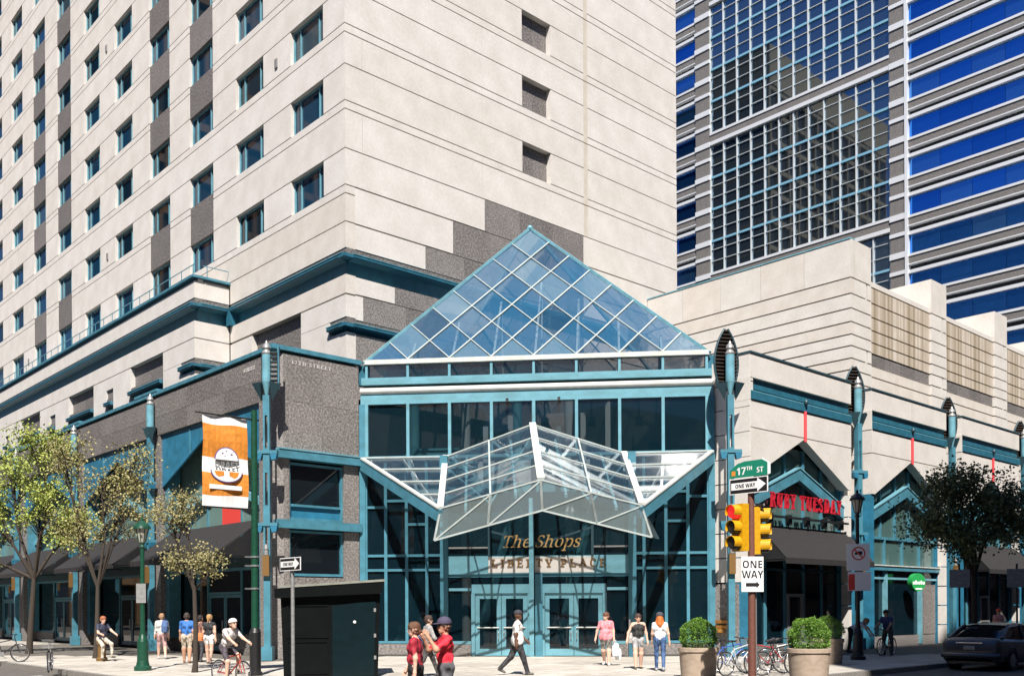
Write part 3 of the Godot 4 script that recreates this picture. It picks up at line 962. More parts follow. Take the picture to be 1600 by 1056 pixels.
# ---------------------------------------------------------------- granite podium along the left street
func build_left_podium() -> void:
	var p := thing("granite_podium", "grey granite podium with teal gables, black awnings and shopfronts along left street", "building", Vector3(18.22, 0, -33.0))
	FR = left_frame(18.22)
	var cols := [-44.05, -54.2, -64.5, -75.0, -86.0]
	var right := -34.0
	for b in 5:
		var xl: float = cols[b] + 0.5
		var xr := right - (0.5 if b > 0 else 0.2)
		var mid := (xl + xr) / 2
		var w := (xr - xl) / 3
		# granite spandrel in panels, two rows
		for q in 3:
			bx(p, "granite_panel", [M.granite, M.granite_dark, M.granite][(q + b) % 3], xl - 0.5 + (w + 0.33) * q + 0.006, xl - 0.5 + (w + 0.33) * (q + 1) - 0.006, 10.72, 11.6, -0.6, 0)
			bx(p, "granite_panel", [M.granite_dark, M.granite, M.granite_dark][(q + b) % 3], xl - 0.5 + (w + 0.33) * q + 0.006, xl - 0.5 + (w + 0.33) * (q + 1) - 0.006, 9.86, 10.71, -0.6, 0)
		# blue gable panel under it
		var s := Shape.new()
		s.prism(PackedVector2Array([Vector2(xl, 9.85), Vector2(xl, 7.45), Vector2(mid, 9.3), Vector2(xr, 7.45), Vector2(xr, 9.85)]), -0.2, -0.12)
		part(p, "gable_panel", s.mesh(), M.blue_panel)
		bx(p, "panel_rib", M.teal, mid - 1.75, mid - 1.68, 8.65, 9.85, -0.12, -0.09)
		bx(p, "panel_rib", M.teal, mid + 1.68, mid + 1.75, 8.65, 9.85, -0.12, -0.09)
		part(p, "gable_beam", chevron(xl, xr, 5.7, 7.15, 0.3, -0.75, -0.55).mesh(), M.teal_pale)
		# upper glazing, three lights
		for q in 3:
			bx(p, "upper_pane", M.pale_green_glass, xl + w * q + 0.05, xl + w * (q + 1) - 0.05, 5.4, 9.84, -0.9, -0.87)
		for q in 4:
			bx(p, "mullion", M.teal, xl + w * q - 0.05, xl + w * q + 0.05, 0.6, 9.84, -0.94, -0.82)
		bx(p, "transom", M.teal, xl, xr, 5.3, 5.4, -0.95, -0.8)
		bx(p, "fascia", M.dark_frame, xl, xr, 3.6, 4.15, -0.9, -0.55)
		bx(p, "fascia_trim", M.teal, xl, xr, 3.5, 3.6, -0.9, -0.5)
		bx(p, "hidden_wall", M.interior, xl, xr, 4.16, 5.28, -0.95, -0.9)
		# shopfront under the awning
		for q in 3:
			if q == 1:
				for d in 2:
					var da := xl + w + 0.1 + d * (w / 2 - 0.05)
					var leaf := Shape.new()
					leaf.box(da, da + 0.09, 0.1, 2.5, -0.93, -0.86); leaf.box(da + w / 2 - 0.2, da + w / 2 - 0.11, 0.1, 2.5, -0.93, -0.86)
					leaf.box(da + 0.09, da + w / 2 - 0.2, 2.38, 2.5, -0.93, -0.86); leaf.box(da + 0.09, da + w / 2 - 0.2, 0.1, 0.3, -0.93, -0.86)
					var door := part(p, "shop_door", leaf.mesh(), M.teal)
					bx(door, "pane", M.dark_glass, da + 0.09, da + w / 2 - 0.2, 0.3, 2.38, -0.91, -0.89)
					bx(door, "handle", M.steel, da + (w / 2 - 0.3 if d == 0 else 0.13), da + (w / 2 - 0.26 if d == 0 else 0.17), 0.9, 1.4, -0.85, -0.81)
				bx(p, "transom", M.teal, xl + w, xl + 2 * w, 2.52, 2.62, -0.94, -0.84)
				bx(p, "shop_pane", M.dark_glass, xl + w + 0.05, xl + 2 * w - 0.05, 2.62, 3.5, -0.91, -0.88)
			else:
				bx(p, "shop_pane", M.dark_glass, xl + w * q + 0.05, xl + w * (q + 1) - 0.05, 0.66, 3.5, -0.91, -0.88)
				bx(p, "sill", M.teal, xl + w * q, xl + w * (q + 1), 0.56, 0.66, -0.95, -0.8)
				bx(p, "base_panel", M.granite, xl + w * q, xl + w * (q + 1), 0.0, 0.56, -1.0, -0.75)
		awning(p, xl + 0.55, xr - 0.5, 5.42, 4.0, 2.0, -0.4)
		# yellow bar rails inside the window
		if b < 3:
			for yy in [1.05, 1.55]:
				for side in [0, 2]:
					bx(p, "window_rail", M.yellow_bar, xl + w * side + 0.3, xl + w * (side + 1) - 0.3, yy, yy + 0.11, -1.6, -1.45)
		# pier behind the column
		bx(p, "pier", M.granite, cols[b] - 0.5, cols[b] + 0.5, 0, 9.86, -1.0, -0.02)
		bx(p, "pier_strip", M.teal, cols[b] - 0.95, cols[b] - 0.5, 0.6, 9.85, -0.8, -0.25)
		bx(p, "pier_strip", M.teal, cols[b] + 0.5, cols[b] + 0.9, 0.6, 9.85, -0.8, -0.25)
		right = cols[b]
	bx(p, "pier", M.granite_pale, -34.18, -33.5, 0, 9.86, -1.0, 0)
	bx(p, "pier_strip", M.teal, -34.6, -34.2, 0.6, 9.85, -0.8, -0.2)
	bx(p, "granite_panel", M.granite_pale, -33.98, -33.5, 9.87, 11.6, -0.6, 0)
	# coping, stepping up over each pier
	bx(p, "coping", M.teal, -96, -33.45, 11.7, 11.85, -0.7, 0.08)
	bx(p, "recessed_band", M.granite, -96, -33.5, 11.6, 11.7, -0.7, -0.25)
	for b in cols:
		var t := Shape.new()
		t.box(b - 2.2, b + 0.4, 11.86, 11.98, -0.6, 0.1)
		part(p, "coping_block", t.mesh(), M.teal)
	# chamfered corner
	FR = Transform3D()
	var cs := Shape.new()
	cs.prism(PackedVector2Array([Vector2(18.22, 33.5), Vector2(18.22, 33.35), Vector2(18.6, 33.0), Vector2(18.8, 33.0), Vector2(18.8, 33.5)]), 0, 11.6)
	cs.turn(Transform3D(Basis(Vector3.RIGHT, Vector3(0, 0, -1), Vector3.UP), Vector3.ZERO))
	part(p, "corner_pier", cs.mesh(), M.granite_pale)
	# ---- return wall facing the right street, with two windows
	FR = right_frame(-33.0)
	var e := 22.0
	bx(p, "granite_panel", M.granite, 18.81, 20.3, 9.82, 11.6, -0.5, 0)
	bx(p, "granite_panel", M.granite_pale, 20.31, e, 9.82, 11.6, -0.5, 0)
	bx(p, "granite_panel", M.granite_pale, 18.81, 20.3, 7.92, 9.81, -0.5, 0)
	bx(p, "granite_panel", M.granite, 20.31, e, 7.92, 9.81, -0.5, 0)
	bx(p, "coping", M.teal, 18.1, e + 0.1, 11.7, 11.87, -0.7, 0.08)
	bx(p, "recessed_band", M.granite, 18.4, e, 11.6, 11.7, -0.7, -0.25)
	for y in [7.6, 4.95]:
		bx(p, "beam", M.teal, 18.3, e, y, y + 0.32, -0.3, 0.22)
	bx(p, "beam_lip", M.teal_pale, 18.3, e, 7.92, 7.97, -0.1, 0.25)
	for q in [[5.28, 7.58], [0, 4.93]]:
		bx(p, "granite_panel", M.granite_pale, 18.81, 18.85, q[0], q[1], -0.5, 0)
		bx(p, "granite_panel", M.granite_pale, 21.3, e, q[0], q[1], -0.5, 0)
	bx(p, "granite_panel", M.granite, 18.86, 21.29, 0, 3.1, -0.5, 0)
	for q in [[5.3, 7.5, 5.82], [3.15, 4.9, 0.0]]:
		var ws := Shape.new()
		ws.box(18.86, 18.95, q[0], q[1], -0.3, -0.1); ws.box(21.2, 21.29, q[0], q[1], -0.3, -0.1)
		ws.box(18.95, 21.2, q[0], q[0] + 0.1, -0.3, -0.1); ws.box(18.95, 21.2, q[1] - 0.08, q[1], -0.3, -0.1)
		if q[2] > 0: ws.box(18.95, 21.2, q[2], q[2] + 0.09, -0.3, -0.1)
		var win := part(p, "corner_window", ws.mesh(), M.teal)
		bx(win, "pane", M.shop_glass, 18.95, 21.2, maxf(q[0] + 0.1, q[2]), q[1] - 0.08, -0.25, -0.22)
		if q[2] > 0: bx(win, "blue_spandrel", M.blue_panel, 18.95, 21.2, q[0] + 0.1, q[2], -0.25, -0.2)
	letters(p, "17TH STREET", serif, 0.14, 0.015, M.granite_carved, Vector3(18.95, 11.2, 0.0), Basis(), "carved_letter", 1.0, 0.045)
	FR = left_frame(18.22)
	letters(p, "STREET", serif, 0.14, 0.015, M.granite_carved, Vector3(-35.4, 11.15, 0.0), Basis(), "carved_letter", 1.0, 0.03)
	# brass pipe connection on the corner
	FR = right_frame(-33.0)
	var bs := Shape.new()
	bs.box(18.62, 19.15, 1.45, 1.6, 0.0, 0.2)
	bs.lathe([Vector2(0.0, 1.1), Vector2(0.2, 1.14), Vector2(0.24, 1.3), Vector2(0.2, 1.45), Vector2(0.0, 1.45)], 14, Vector3(18.9, 0, 0.16))
	part(p, "standpipe", bs.mesh(), M.brass)
	# floors, ceiling, back wall and roof
	FR = Transform3D()
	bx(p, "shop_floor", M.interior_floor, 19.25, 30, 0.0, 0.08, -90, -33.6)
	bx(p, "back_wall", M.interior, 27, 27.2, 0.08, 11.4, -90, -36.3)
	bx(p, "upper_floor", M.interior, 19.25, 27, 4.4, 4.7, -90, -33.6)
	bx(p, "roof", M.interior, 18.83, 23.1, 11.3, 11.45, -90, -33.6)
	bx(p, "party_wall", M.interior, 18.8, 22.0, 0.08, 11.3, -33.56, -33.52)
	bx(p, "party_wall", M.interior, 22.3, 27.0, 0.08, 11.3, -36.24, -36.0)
	# columns
	for i in cols.size() - 1:
		street_column(p, Vector3(18.0, 0, cols[i]), LEFT, LEFT, 0.0, 12.2, false)
	street_column(p, spot(418, 35.85), -YAW, -YAW + 0.9, 0.0, 12.0, false)
	FR = Transform3D(Basis(Vector3.UP, -YAW), spot(418, 35.85))
	for i in 7:
		bx(p, "fin", M.dark_frame, 0.14, 0.4, 10.3 + 0.17 * i, 10.34 + 0.17 * i, -0.2, 0.1)
	bx(p, "fin_post", M.teal, 0.38, 0.44, 10.0, 11.6, -0.2, -0.05)
	# glimpses of the shop inside: tables and a red menu board upstairs
	FR = left_frame(18.22)
	bx(p, "menu_board", M.red_print, -38.9, -37.3, 5.45, 6.4, -0.8, -0.77)
	for b in 3:
		for q in 3:
			var s := Shape.new()
			var c := Vector3(-37.0 - b * 10.2 - q * 2.6, 0.08, -3.0 - 0.6 * (q % 2))
			s.lathe([Vector2(0.0, 0.0), Vector2(0.22, 0.0), Vector2(0.22, 0.03), Vector2(0.03, 0.05), Vector2(0.03, 0.7), Vector2(0.4, 0.71), Vector2(0.4, 0.75), Vector2(0.0, 0.75)], 14, c)
			part(p, "cafe_table", s.mesh(), M.interior_pale)

# ---------------------------------------------------------------- glass pavilion on the corner
const PU := 14.09

func tilted(pts: Array) -> Array:
	# panes never lie quite in one plane
	var c := Vector3.ZERO
	for q in pts: c += q
	c /= pts.size()
	var t := Basis.from_euler(Vector3(rng.randf_range(-0.012, 0.012), rng.randf_range(-0.012, 0.012), rng.randf_range(-0.012, 0.012)))
	var out := []
	for q in pts: out.append(c + t * (q - c))
	return out

func build_pavilion() -> void:
	var p := thing("glass_pavilion", "teal framed glass corner entrance with pyramid roof and folded glass canopy", "building", Vector3(22.04, 0, -32.99), -deg_to_rad(48.31))
	FR = p.transform
	var T: Material = M.teal
	# ---- upper storey: eaves, clerestory, fascia, eight windows
	bx(p, "eaves_beam", M.white_steel, 0.2, 13.9, 11.68, 11.86, -0.2, 0.12)
	bx(p, "clerestory_sill", M.teal_pale, 0.1, 14.0, 10.86, 11.14, -0.3, 0.1)
	bx(p, "recessed_band", M.teal, 0.1, 14.0, 10.74, 10.86, -0.4, -0.25)
	# white rounded gutter
	var s := Shape.new()
	s.tube([Vector3(0.05, 10.62, 0.02), Vector3(14.05, 10.62, 0.02)], [0.13, 0.13], 14)
	part(p, "gutter", s.mesh(), M.white_steel)
	bx(p, "fascia", M.teal_pale, 0.05, 14.05, 10.08, 10.55, -0.25, 0.04)
	for i in 9:
		var x := 0.3 + 13.5 * i / 8
		bx(p, "clerestory_post", M.teal_pale, x - 0.05, x + 0.05, 11.14, 11.68, -0.1, 0.06)
		bx(p, "upper_mullion", M.teal_pale, x - 0.06, x + 0.06, 7.98, 10.08, -0.15, 0.08)
		if i < 8:
			var x2 := x + 13.5 / 8
			bx(p, "clerestory_pane", M.upper_glass, x + 0.05, x2 - 0.05, 11.14, 11.68, -0.06, -0.03)
			bx(p, "upper_pane", M.upper_glass, x + 0.06, x2 - 0.06, 7.98, 10.08, -0.09, -0.06)
	bx(p, "sill_beam", M.teal_pale, 0.0, PU, 7.86, 7.98, -0.2, 0.12)
	for x in [0.0, 13.85]:
		bx(p, "corner_post", T, x, x + 0.24, 0.0, 7.86, -0.3, 0.1)
		bx(p, "corner_post", T, x, x + 0.24, 7.98, 10.08, -0.3, 0.09)
		bx(p, "corner_panel", M.blue_bar, x - 0.1, x + 0.34, 10.9, 11.7, -0.4, -0.12)
	for x in [6.0, 8.05]:
		s = Shape.new()
		s.ball(Vector3(x, 10.02, 0.2), Vector3(0.07, 0.08, 0.07), 6, 8)
		s.box(x - 0.05, x + 0.05, 10.06, 10.16, 0.04, 0.22)
		part(p, "camera_dome", s.mesh(), M.black)
	# ---- pyramid roof: diamond lattice on the front face
	var A := Vector3(0.3, 11.86, 0.0)
	var B := Vector3(13.8, 11.86, 0.0)
	var P := Vector3(6.5, 19.0, -5.5)
	var BL := Vector3(0.3, 11.86, -11.5)
	var BR := Vector3(13.8, 11.86, -11.5)
	var n := 8
	var faces := [[A, B, true], [BL, A, false], [B, BR, false], [BR, BL, false]]
	for f in faces.size():
		var a: Vector3 = faces[f][0]
		var b: Vector3 = faces[f][1]
		var u := (b - a) / n
		var w := (P - a) / n
		# cells of a triangular grid pair up into diamonds; the bottom row stays triangles
		for i in n:
			for j in n - i:
				var o := a + u * i + w * j
				if j == 0:
					s = Shape.new()
					s.slab(tilted([o, o + u, o + w]), 0.03)
					part(p, "roof_pane", s.mesh(), [M.roof_glass, M.roof_glass_clear, M.roof_glass, M.roof_glass_hazy][rng.randi() % 4])
				if i + j < n - 1:
					s = Shape.new()
					s.slab(tilted([o + u, o + u + w, o + w + w, o + w]), 0.03)
					part(p, "roof_pane", s.mesh(), [M.roof_glass, M.roof_glass_clear, M.roof_glass, M.roof_glass_hazy][rng.randi() % 4])
		var nn := (b - a).cross(P - a).normalized()
		for i in n:
			s = Shape.new()
			s.beam(a + u * i + nn * 0.03, a + u * i + w * (n - i) + nn * 0.03, 0.06, 0.05, nn)
			if f == 0 or f == 3: part(p, "roof_bar", s.mesh(), M.bar_steel)
			s = Shape.new()
			if i > 0:
				s.beam(a + u * i + nn * 0.028, a + w * i + nn * 0.028, 0.035, 0.045, nn)
				if f == 0 or f == 3: part(p, "roof_bar", s.mesh(), M.bar_steel)
	for q in [[A, 0.11], [B, 0.11], [BL, 0.12], [BR, 0.12]]:
		s = Shape.new()
		s.beam(q[0] + (q[0] - P).normalized() * 0.2, P + Vector3(0, 0.06, 0), q[1], q[1], Vector3.UP)
		part(p, "hip_beam", s.mesh(), M.teal_pale)
	s = Shape.new()
	s.ball(P + Vector3(0, 0.05, 0), Vector3(0.14, 0.14, 0.14))
	part(p, "apex_cap", s.mesh(), M.teal_pale)
	# trusses under the glass
	for i in range(1, 8):
		s = Shape.new()
		var foot := A + (B - A) * i / 8.0 + Vector3(0, -0.1, -0.35)
		var h := 1.0 - absf(i - 4.0) / 4.0
		var up := foot + Vector3((P.x - foot.x) * h * 0.6, 6.4 * h, -5.2 * h)
		s.beam(foot, foot + Vector3(0, 0.0, -10.4), 0.1, 0.12)
		s.beam(foot + Vector3(0, 0.1, -0.2), foot + Vector3(0, 4.6 * h, -4.4 * h - 0.2), 0.09, 0.1)
		s.beam(foot + Vector3(0, 0.05, -2.6 - 2 * h), foot + Vector3(0, 4.4 * h, -4.4 * h - 0.2), 0.07, 0.07)
		part(p, "roof_truss", s.mesh(), M.bar_steel)
	# ---- side glazing left and right of the vestibule
	for side in 2:
		var xs: Array = [0.24, 1.05, 1.9, 2.72, 3.45] if side == 0 else [10.62, 11.35, 12.2, 13.05, 13.85]
		for i in xs.size():
			# posts stop under the sloping canopy edge
			var t: float = clampf((xs[i] - 0.24) / 3.5, 0, 1) if side == 0 else clampf((13.85 - xs[i]) / 3.3, 0, 1)
			var y1 := lerpf(7.84, 7.84, t)
			bx(p, "mullion", T, xs[i] - 0.06, xs[i] + 0.06, 0.5, y1, -0.16, 0.04)
		for i in 4:
			var a: float = xs[i] + 0.06
			var b: float = xs[i + 1] - 0.06
			var rows := [0.58, 3.42, 4.0, 5.95 + 0.25 * (i % 2), 7.82]
			if i == 2: rows = [0.58, 3.42, 4.0, 5.25, 6.4, 7.82]
			for r in rows.size() - 1:
				bx(p, "side_pane", M.dark_glass, a, b, rows[r] + 0.05, rows[r + 1] - 0.05, -0.08, -0.05)
				if r > 0: bx(p, "rail", T, a, b, rows[r] - 0.05, rows[r] + 0.05, -0.14, 0.02)
		bx(p, "plinth", M.granite_pale, xs[0] - 0.2, xs[4] + 0.1, 0.0, 0.48, -0.3, 0.06)
		bx(p, "sill", T, xs[0] - 0.2, xs[4] + 0.1, 0.48, 0.58, -0.2, 0.08)
	# ---- vestibule
	var zf := 0.9
	for x in [3.42, 10.72]:
		bx(p, "vestibule_post", T, x, x + 0.3, 0, 7.84, 0.66, 0.96)
		s = Shape.new()
		s.box(x + 0.05, x + 0.25, 0.0, 3.2, 0.1, 0.62)
		part(p, "vestibule_side", s.mesh(), M.dark_glass)
	bx(p, "centre_post", M.teal_pale, 6.92, 7.1, 0, 6.1, 0.92, 1.16)
	bx(p, "centre_post", T, 7.14, 7.42, 0, 3.18, 0.9, 1.1)
	bx(p, "sign_beam", M.teal_pale, 3.72, 6.9, 3.2, 3.9, 0.7, 0.94)
	bx(p, "sign_beam", M.teal_pale, 7.12, 10.72, 3.2, 3.9, 0.7, 0.94)
	for y in [3.24, 3.8]:
		bx(p, "sign_moulding", M.white_steel, 5.3, 6.9, y, y + 0.06, 0.94, 0.96)
		bx(p, "sign_moulding", M.white_steel, 7.12, 9.4, y, y + 0.06, 0.94, 0.96)
	bx(p, "soffit", T, 3.72, 10.72, 3.08, 3.19, 0.3, 0.86)
	bx(p, "sign_panel", M.cream_pale, 5.32, 6.9, 3.3, 3.8, 0.94, 0.952)
	bx(p, "sign_panel", M.cream_pale, 7.12, 9.38, 3.3, 3.8, 0.94, 0.952)
	letters(p, "LIBERTY PLACE", serif, 0.3, 0.04, M.dark_gold, Vector3(5.42, 3.36, 0.955), Basis(), "gold_letter", 1.0, 0.09)
	# script sign on a light truss
	s = Shape.new()
	for x in [5.32, 9.3]:
		s.box(x, x + 0.1, 3.9, 5.05, 0.98, 1.08)
	s.beam(Vector3(5.4, 4.85, 1.0), Vector3(7.35, 4.35, 1.0), 0.06, 0.08)
	s.beam(Vector3(9.3, 4.95, 1.0), Vector3(7.35, 4.35, 1.0), 0.06, 0.08)
	part(p, "sign_truss", s.mesh(), M.dark_frame)
	var tilt := Basis(Vector3(1, 0, 0), Vector3(0.35, 1, 0), Vector3(0, 0, 1))
	words(p, "script_sign", "The Shops", cursive, 0.45, 0.05, M.gold, Vector3(7.42, 4.42, 1.1), tilt, 1.0)
	# glazing above the beam
	for q in [[3.74, 5.3], [5.42, 6.9], [7.14, 9.28], [9.4, 10.7]]:
		bx(p, "transom_pane", M.clear_glass, q[0], q[1], 3.92, 5.6, 0.72, 0.75)
	bx(p, "rail", M.grey_metal, 3.74, 5.3, 4.2, 4.26, 0.7, 0.9)
	bx(p, "rail", M.grey_metal, 9.4, 10.7, 4.2, 4.26, 0.7, 0.9)
	# doors: two pairs
	for q in [[4.78, 6.84], [7.5, 9.74]]:
		bx(p, "door_head", M.teal_pale, q[0] - 0.12, q[1] + 0.12, 2.45, 2.8, 0.74, 0.98)
		bx(p, "transom_pane", M.dark_glass, q[0] - 0.1, q[1] + 0.1, 2.8, 3.08, 0.8, 0.83)
		bx(p, "door_jamb", M.teal_pale, q[0] - 0.14, q[0], 0.02, 2.45, 0.74, 0.97)
		bx(p, "door_jamb", M.teal_pale, q[1], q[1] + 0.14, 0.02, 2.45, 0.74, 0.97)
		for d in 2:
			var half: float = (q[1] - q[0]) / 2
			var a: float = q[0] + half * d + 0.01
			var b: float = a + half - 0.02
			s = Shape.new()
			s.box(a, a + 0.17, 0.03, 2.44, 0.8, 0.9); s.box(b - 0.17, b, 0.03, 2.44, 0.8, 0.9)
			s.box(a + 0.17, b - 0.17, 0.03, 0.3, 0.8, 0.9); s.box(a + 0.17, b - 0.17, 2.24, 2.44, 0.8, 0.9)
			var door := part(p, "entrance_door", s.mesh(), M.teal_pale)
			bx(door, "pane", M.dark_glass, a + 0.17, b - 0.17, 0.3, 2.24, 0.83, 0.86)
			s = Shape.new()
			s.tube([Vector3(a + 0.08, 1.12, 0.95), Vector3(b - 0.08, 1.12, 0.95)], [0.025, 0.025], 8)
			part(door, "push_bar", s.mesh(), M.white_steel)
			s = Shape.new()
			var hx: float = b - 0.1 if d == 0 else a + 0.1
			s.tube([Vector3(hx, 0.98, 0.9), Vector3(hx, 0.95, 0.99), Vector3(hx, 0.7, 1.0), Vector3(hx, 0.67, 0.9)], [0.018, 0.018, 0.018, 0.018], 6)
			part(door, "handle", s.mesh(), M.steel)
	for q in [[3.74, 4.62], [9.9, 10.7]]:
		bx(p, "side_light", M.dark_glass, q[0], q[1], 0.6, 2.55, 0.8, 0.83)
		bx(p, "side_light", M.dark_glass, q[0], q[1], 2.66, 3.08, 0.8, 0.83)
		bx(p, "rail", M.teal_pale, q[0], q[1], 2.55, 2.66, 0.76, 0.92)
		bx(p, "rail", M.teal_pale, q[0], q[1], 0.48, 0.6, 0.74, 0.96)
		bx(p, "plinth", M.granite_pale, q[0], q[1], 0, 0.47, 0.7, 1.0)
	# ---- folded glass canopy
	var zfr := 4.5
	var PL := Vector3(0.12, 7.9, 0.14)
	var VL := Vector3(3.52, 7.88, 0.14)
	var R := Vector3(7.0, 9.09, 0.14)
	var VR := Vector3(10.58, 7.88, 0.14)
	var PR := Vector3(13.97, 7.9, 0.14)
	var EL := Vector3(4.06, 5.38, zfr)
	var RF := Vector3(7.62, 6.32, zfr)
	var ER := Vector3(11.12, 5.38, zfr)
	var SL := Vector3(3.85, 4.27, zfr + 0.1)
	var SM := Vector3(7.68, 5.27, zfr + 0.1)
	var SR := Vector3(11.46, 4.29, zfr + 0.1)
	# roof slopes: four by two panes on each side of the ridge
	for q in [[VL, EL, R, RF], [R, RF, VR, ER]]:
		for i in 2:
			for j in 4:
				var c := []
				for k in [[i, j], [i, j + 1], [i + 1, j + 1], [i + 1, j]]:
					var l: Vector3 = q[0].lerp(q[1], k[1] / 4.0)
					var r: Vector3 = q[2].lerp(q[3], k[1] / 4.0)
					c.append(l.lerp(r, k[0] / 2.0))
				s = Shape.new()
				s.slab(c, 0.025)
				part(p, "canopy_pane", s.mesh(), M.canopy_glass)
		for j in range(0, 5):
			s = Shape.new()
			s.beam(q[0].lerp(q[1], j / 4.0) + Vector3(0, 0.03, 0), q[2].lerp(q[3], j / 4.0) + Vector3(0, 0.03, 0), 0.05, 0.05)
			part(p, "canopy_bar", s.mesh(), M.bar_steel)
		s = Shape.new()
		s.beam(q[0].lerp(q[2], 0.5) + Vector3(0, 0.02, 0), q[1].lerp(q[3], 0.5) + Vector3(0, 0.02, 0), 0.06, 0.1)
		part(p, "canopy_rafter", s.mesh(), M.bar_steel)
		# steel under the glass
		s = Shape.new()
		for k in [0.0, 0.25, 0.5, 0.75, 1.0]:
			s.beam(q[0].lerp(q[2], k) + Vector3(0, -0.35, 0.1), q[1].lerp(q[3], k) + Vector3(0, -0.3, -0.1), 0.09, 0.14)
		s.beam(q[0] + Vector3(0, -0.4, 0.1), q[1].lerp(q[3], 0.5) + Vector3(0, -0.3, -0.1), 0.05, 0.05)
		s.beam(q[2] + Vector3(0, -0.4, 0.1), q[1].lerp(q[3], 0.5) + Vector3(0, -0.3, -0.1), 0.05, 0.05)
		part(p, "canopy_rib", s.mesh(), M.teal_pale)
	# outer wings
	for q in [[PL, VL, EL], [VR, PR, ER]]:
		var tip: Vector3 = q[2]
		var prev := [q[0], q[1]]
		for j in 4:
			var f := (j + 1) / 4.0
			var nl: Vector3 = q[0].lerp(tip, f)
			var nr: Vector3 = q[1].lerp(tip, f)
			s = Shape.new()
			if j < 3: s.slab([prev[0], nl, nr, prev[1]], 0.025)
			else: s.slab([prev[0], tip, prev[1]], 0.025)
			part(p, "canopy_pane", s.mesh(), M.canopy_glass)
			s = Shape.new()
			s.beam(prev[0] + Vector3(0, 0.03, 0), prev[1] + Vector3(0, 0.03, 0), 0.07, 0.06)
			part(p, "canopy_bar", s.mesh(), M.bar_steel)
			prev = [nl, nr]
		s = Shape.new()
		s.beam(q[0].lerp(q[1], 0.5) + Vector3(0, -0.1, 0), tip.lerp(q[0].lerp(q[1], 0.5), 0.15) + Vector3(0, -0.1, 0), 0.06, 0.12)
		part(p, "canopy_rafter", s.mesh(), M.bar_steel)
	for q in [[PL, EL], [PR, ER]]:
		s = Shape.new()
		s.beam(q[0] + Vector3(0, -0.24, 0), q[1] + Vector3(0, -0.24, 0), 0.14, 0.44)
		part(p, "edge_beam", s.mesh(), M.teal)
		s = Shape.new()
		s.beam(q[0] + Vector3(0, 0.02, 0), q[1] + Vector3(0, 0.02, 0), 0.2, 0.06)
		part(p, "edge_flashing", s.mesh(), M.white_steel)
	for q in [[VL, EL, 0.22], [R, RF, 0.26], [VR, ER, 0.22]]:
		s = Shape.new()
		s.beam(q[0] + Vector3(0, 0.06, 0), q[1] + Vector3(0, 0.06, 0), q[2], 0.1)
		part(p, "canopy_spine", s.mesh(), M.white_steel)
	# hanging skirt of glass
	for q in [[EL, RF, SM, SL], [RF, ER, SR, SM]]:
		for i in 2:
			var tl: Vector3 = q[0].lerp(q[1], i / 2.0)
			var tr: Vector3 = q[0].lerp(q[1], (i + 1) / 2.0)
			var br: Vector3 = q[3].lerp(q[2], (i + 1) / 2.0)
			var bl: Vector3 = q[3].lerp(q[2], i / 2.0)
			s = Shape.new()
			s.slab([bl, br, tr, tl], 0.025)
			part(p, "skirt_pane", s.mesh(), M.skirt_glass)
			s = Shape.new()
			s.beam(bl, tr, 0.05, 0.05)
			s.beam(bl, br, 0.06, 0.06)
			s.beam(tl, bl, 0.08, 0.06)
			s.beam(tr, br, 0.08, 0.06)
			part(p, "skirt_bar", s.mesh(), M.bar_steel)
	for q in [[EL, SL, Vector3(3.7, 4.3, zfr - 1.1), EL.lerp(VL, 0.2)], [ER, SR, Vector3(11.75, 4.3, zfr - 1.1), ER.lerp(VR, 0.2)]]:
		s = Shape.new()
		s.slab([q[0], q[3], q[2], q[1]], 0.025)
		part(p, "skirt_pane", s.mesh(), M.skirt_glass)
	# columns carrying the canopy
	for x in [4.05, 11.1]:
		s = Shape.new()
		s.beam(Vector3(x, 5.1, zfr - 0.5), Vector3(3.57 if x < 7 else 10.87, 5.6, 0.8), 0.12, 0.2)
		part(p, "canopy_strut", s.mesh(), M.teal)
	# ---- inside
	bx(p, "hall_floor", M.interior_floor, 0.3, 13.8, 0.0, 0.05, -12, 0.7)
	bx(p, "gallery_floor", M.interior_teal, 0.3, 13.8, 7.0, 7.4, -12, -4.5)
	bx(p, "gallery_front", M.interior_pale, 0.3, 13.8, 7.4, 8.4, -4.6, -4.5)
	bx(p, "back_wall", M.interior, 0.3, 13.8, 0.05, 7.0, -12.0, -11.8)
	for i in 6:
		var x := 1.2 + 2.35 * i
		s = Shape.new()
		s.tube([Vector3(x, 0.05, -5.2), Vector3(x, 11.5, -5.2)], [0.22, 0.22], 12)
		part(p, "hall_column", s.mesh(), M.interior_pale if i % 2 else M.interior_teal)
	for i in 4:
		s = Shape.new()
		s.beam(Vector3(1.0 + i * 3.4, 0.1, -2.0), Vector3(2.6 + i * 3.4, 7.0, -4.4), 0.22, 0.3)
		part(p, "stair_brace", s.mesh(), M.interior_teal)
	for i in 9:
		s = Shape.new()
		s.box(4.6 + i * 1.05, 4.82 + i * 1.05, 7.4, 9.7 + 0.5 * (i % 3), -3.4 - 0.3 * (i % 2), -3.2 - 0.3 * (i % 2))
		part(p, "gallery_fin", s.mesh(), M.interior_pale)
	for i in 7:
		bx(p, "escalator_step", M.interior_teal, 0.8, 4.2, 7.5 + 0.26 * i, 7.6 + 0.26 * i, -3.6 - 0.35 * i, -3.2 - 0.35 * i)
	for i in 5:
		s = Shape.new()
		s.lathe([Vector2(0.0, 9.2), Vector2(0.16, 9.2), Vector2(0.16, 9.6), Vector2(0.05, 9.65), Vector2(0.02, 11.3), Vector2(0.0, 11.3)], 10, Vector3(3.6 + i * 1.9, 0, -1.2))
		part(p, "pendant_lamp", s.mesh(), M.black)

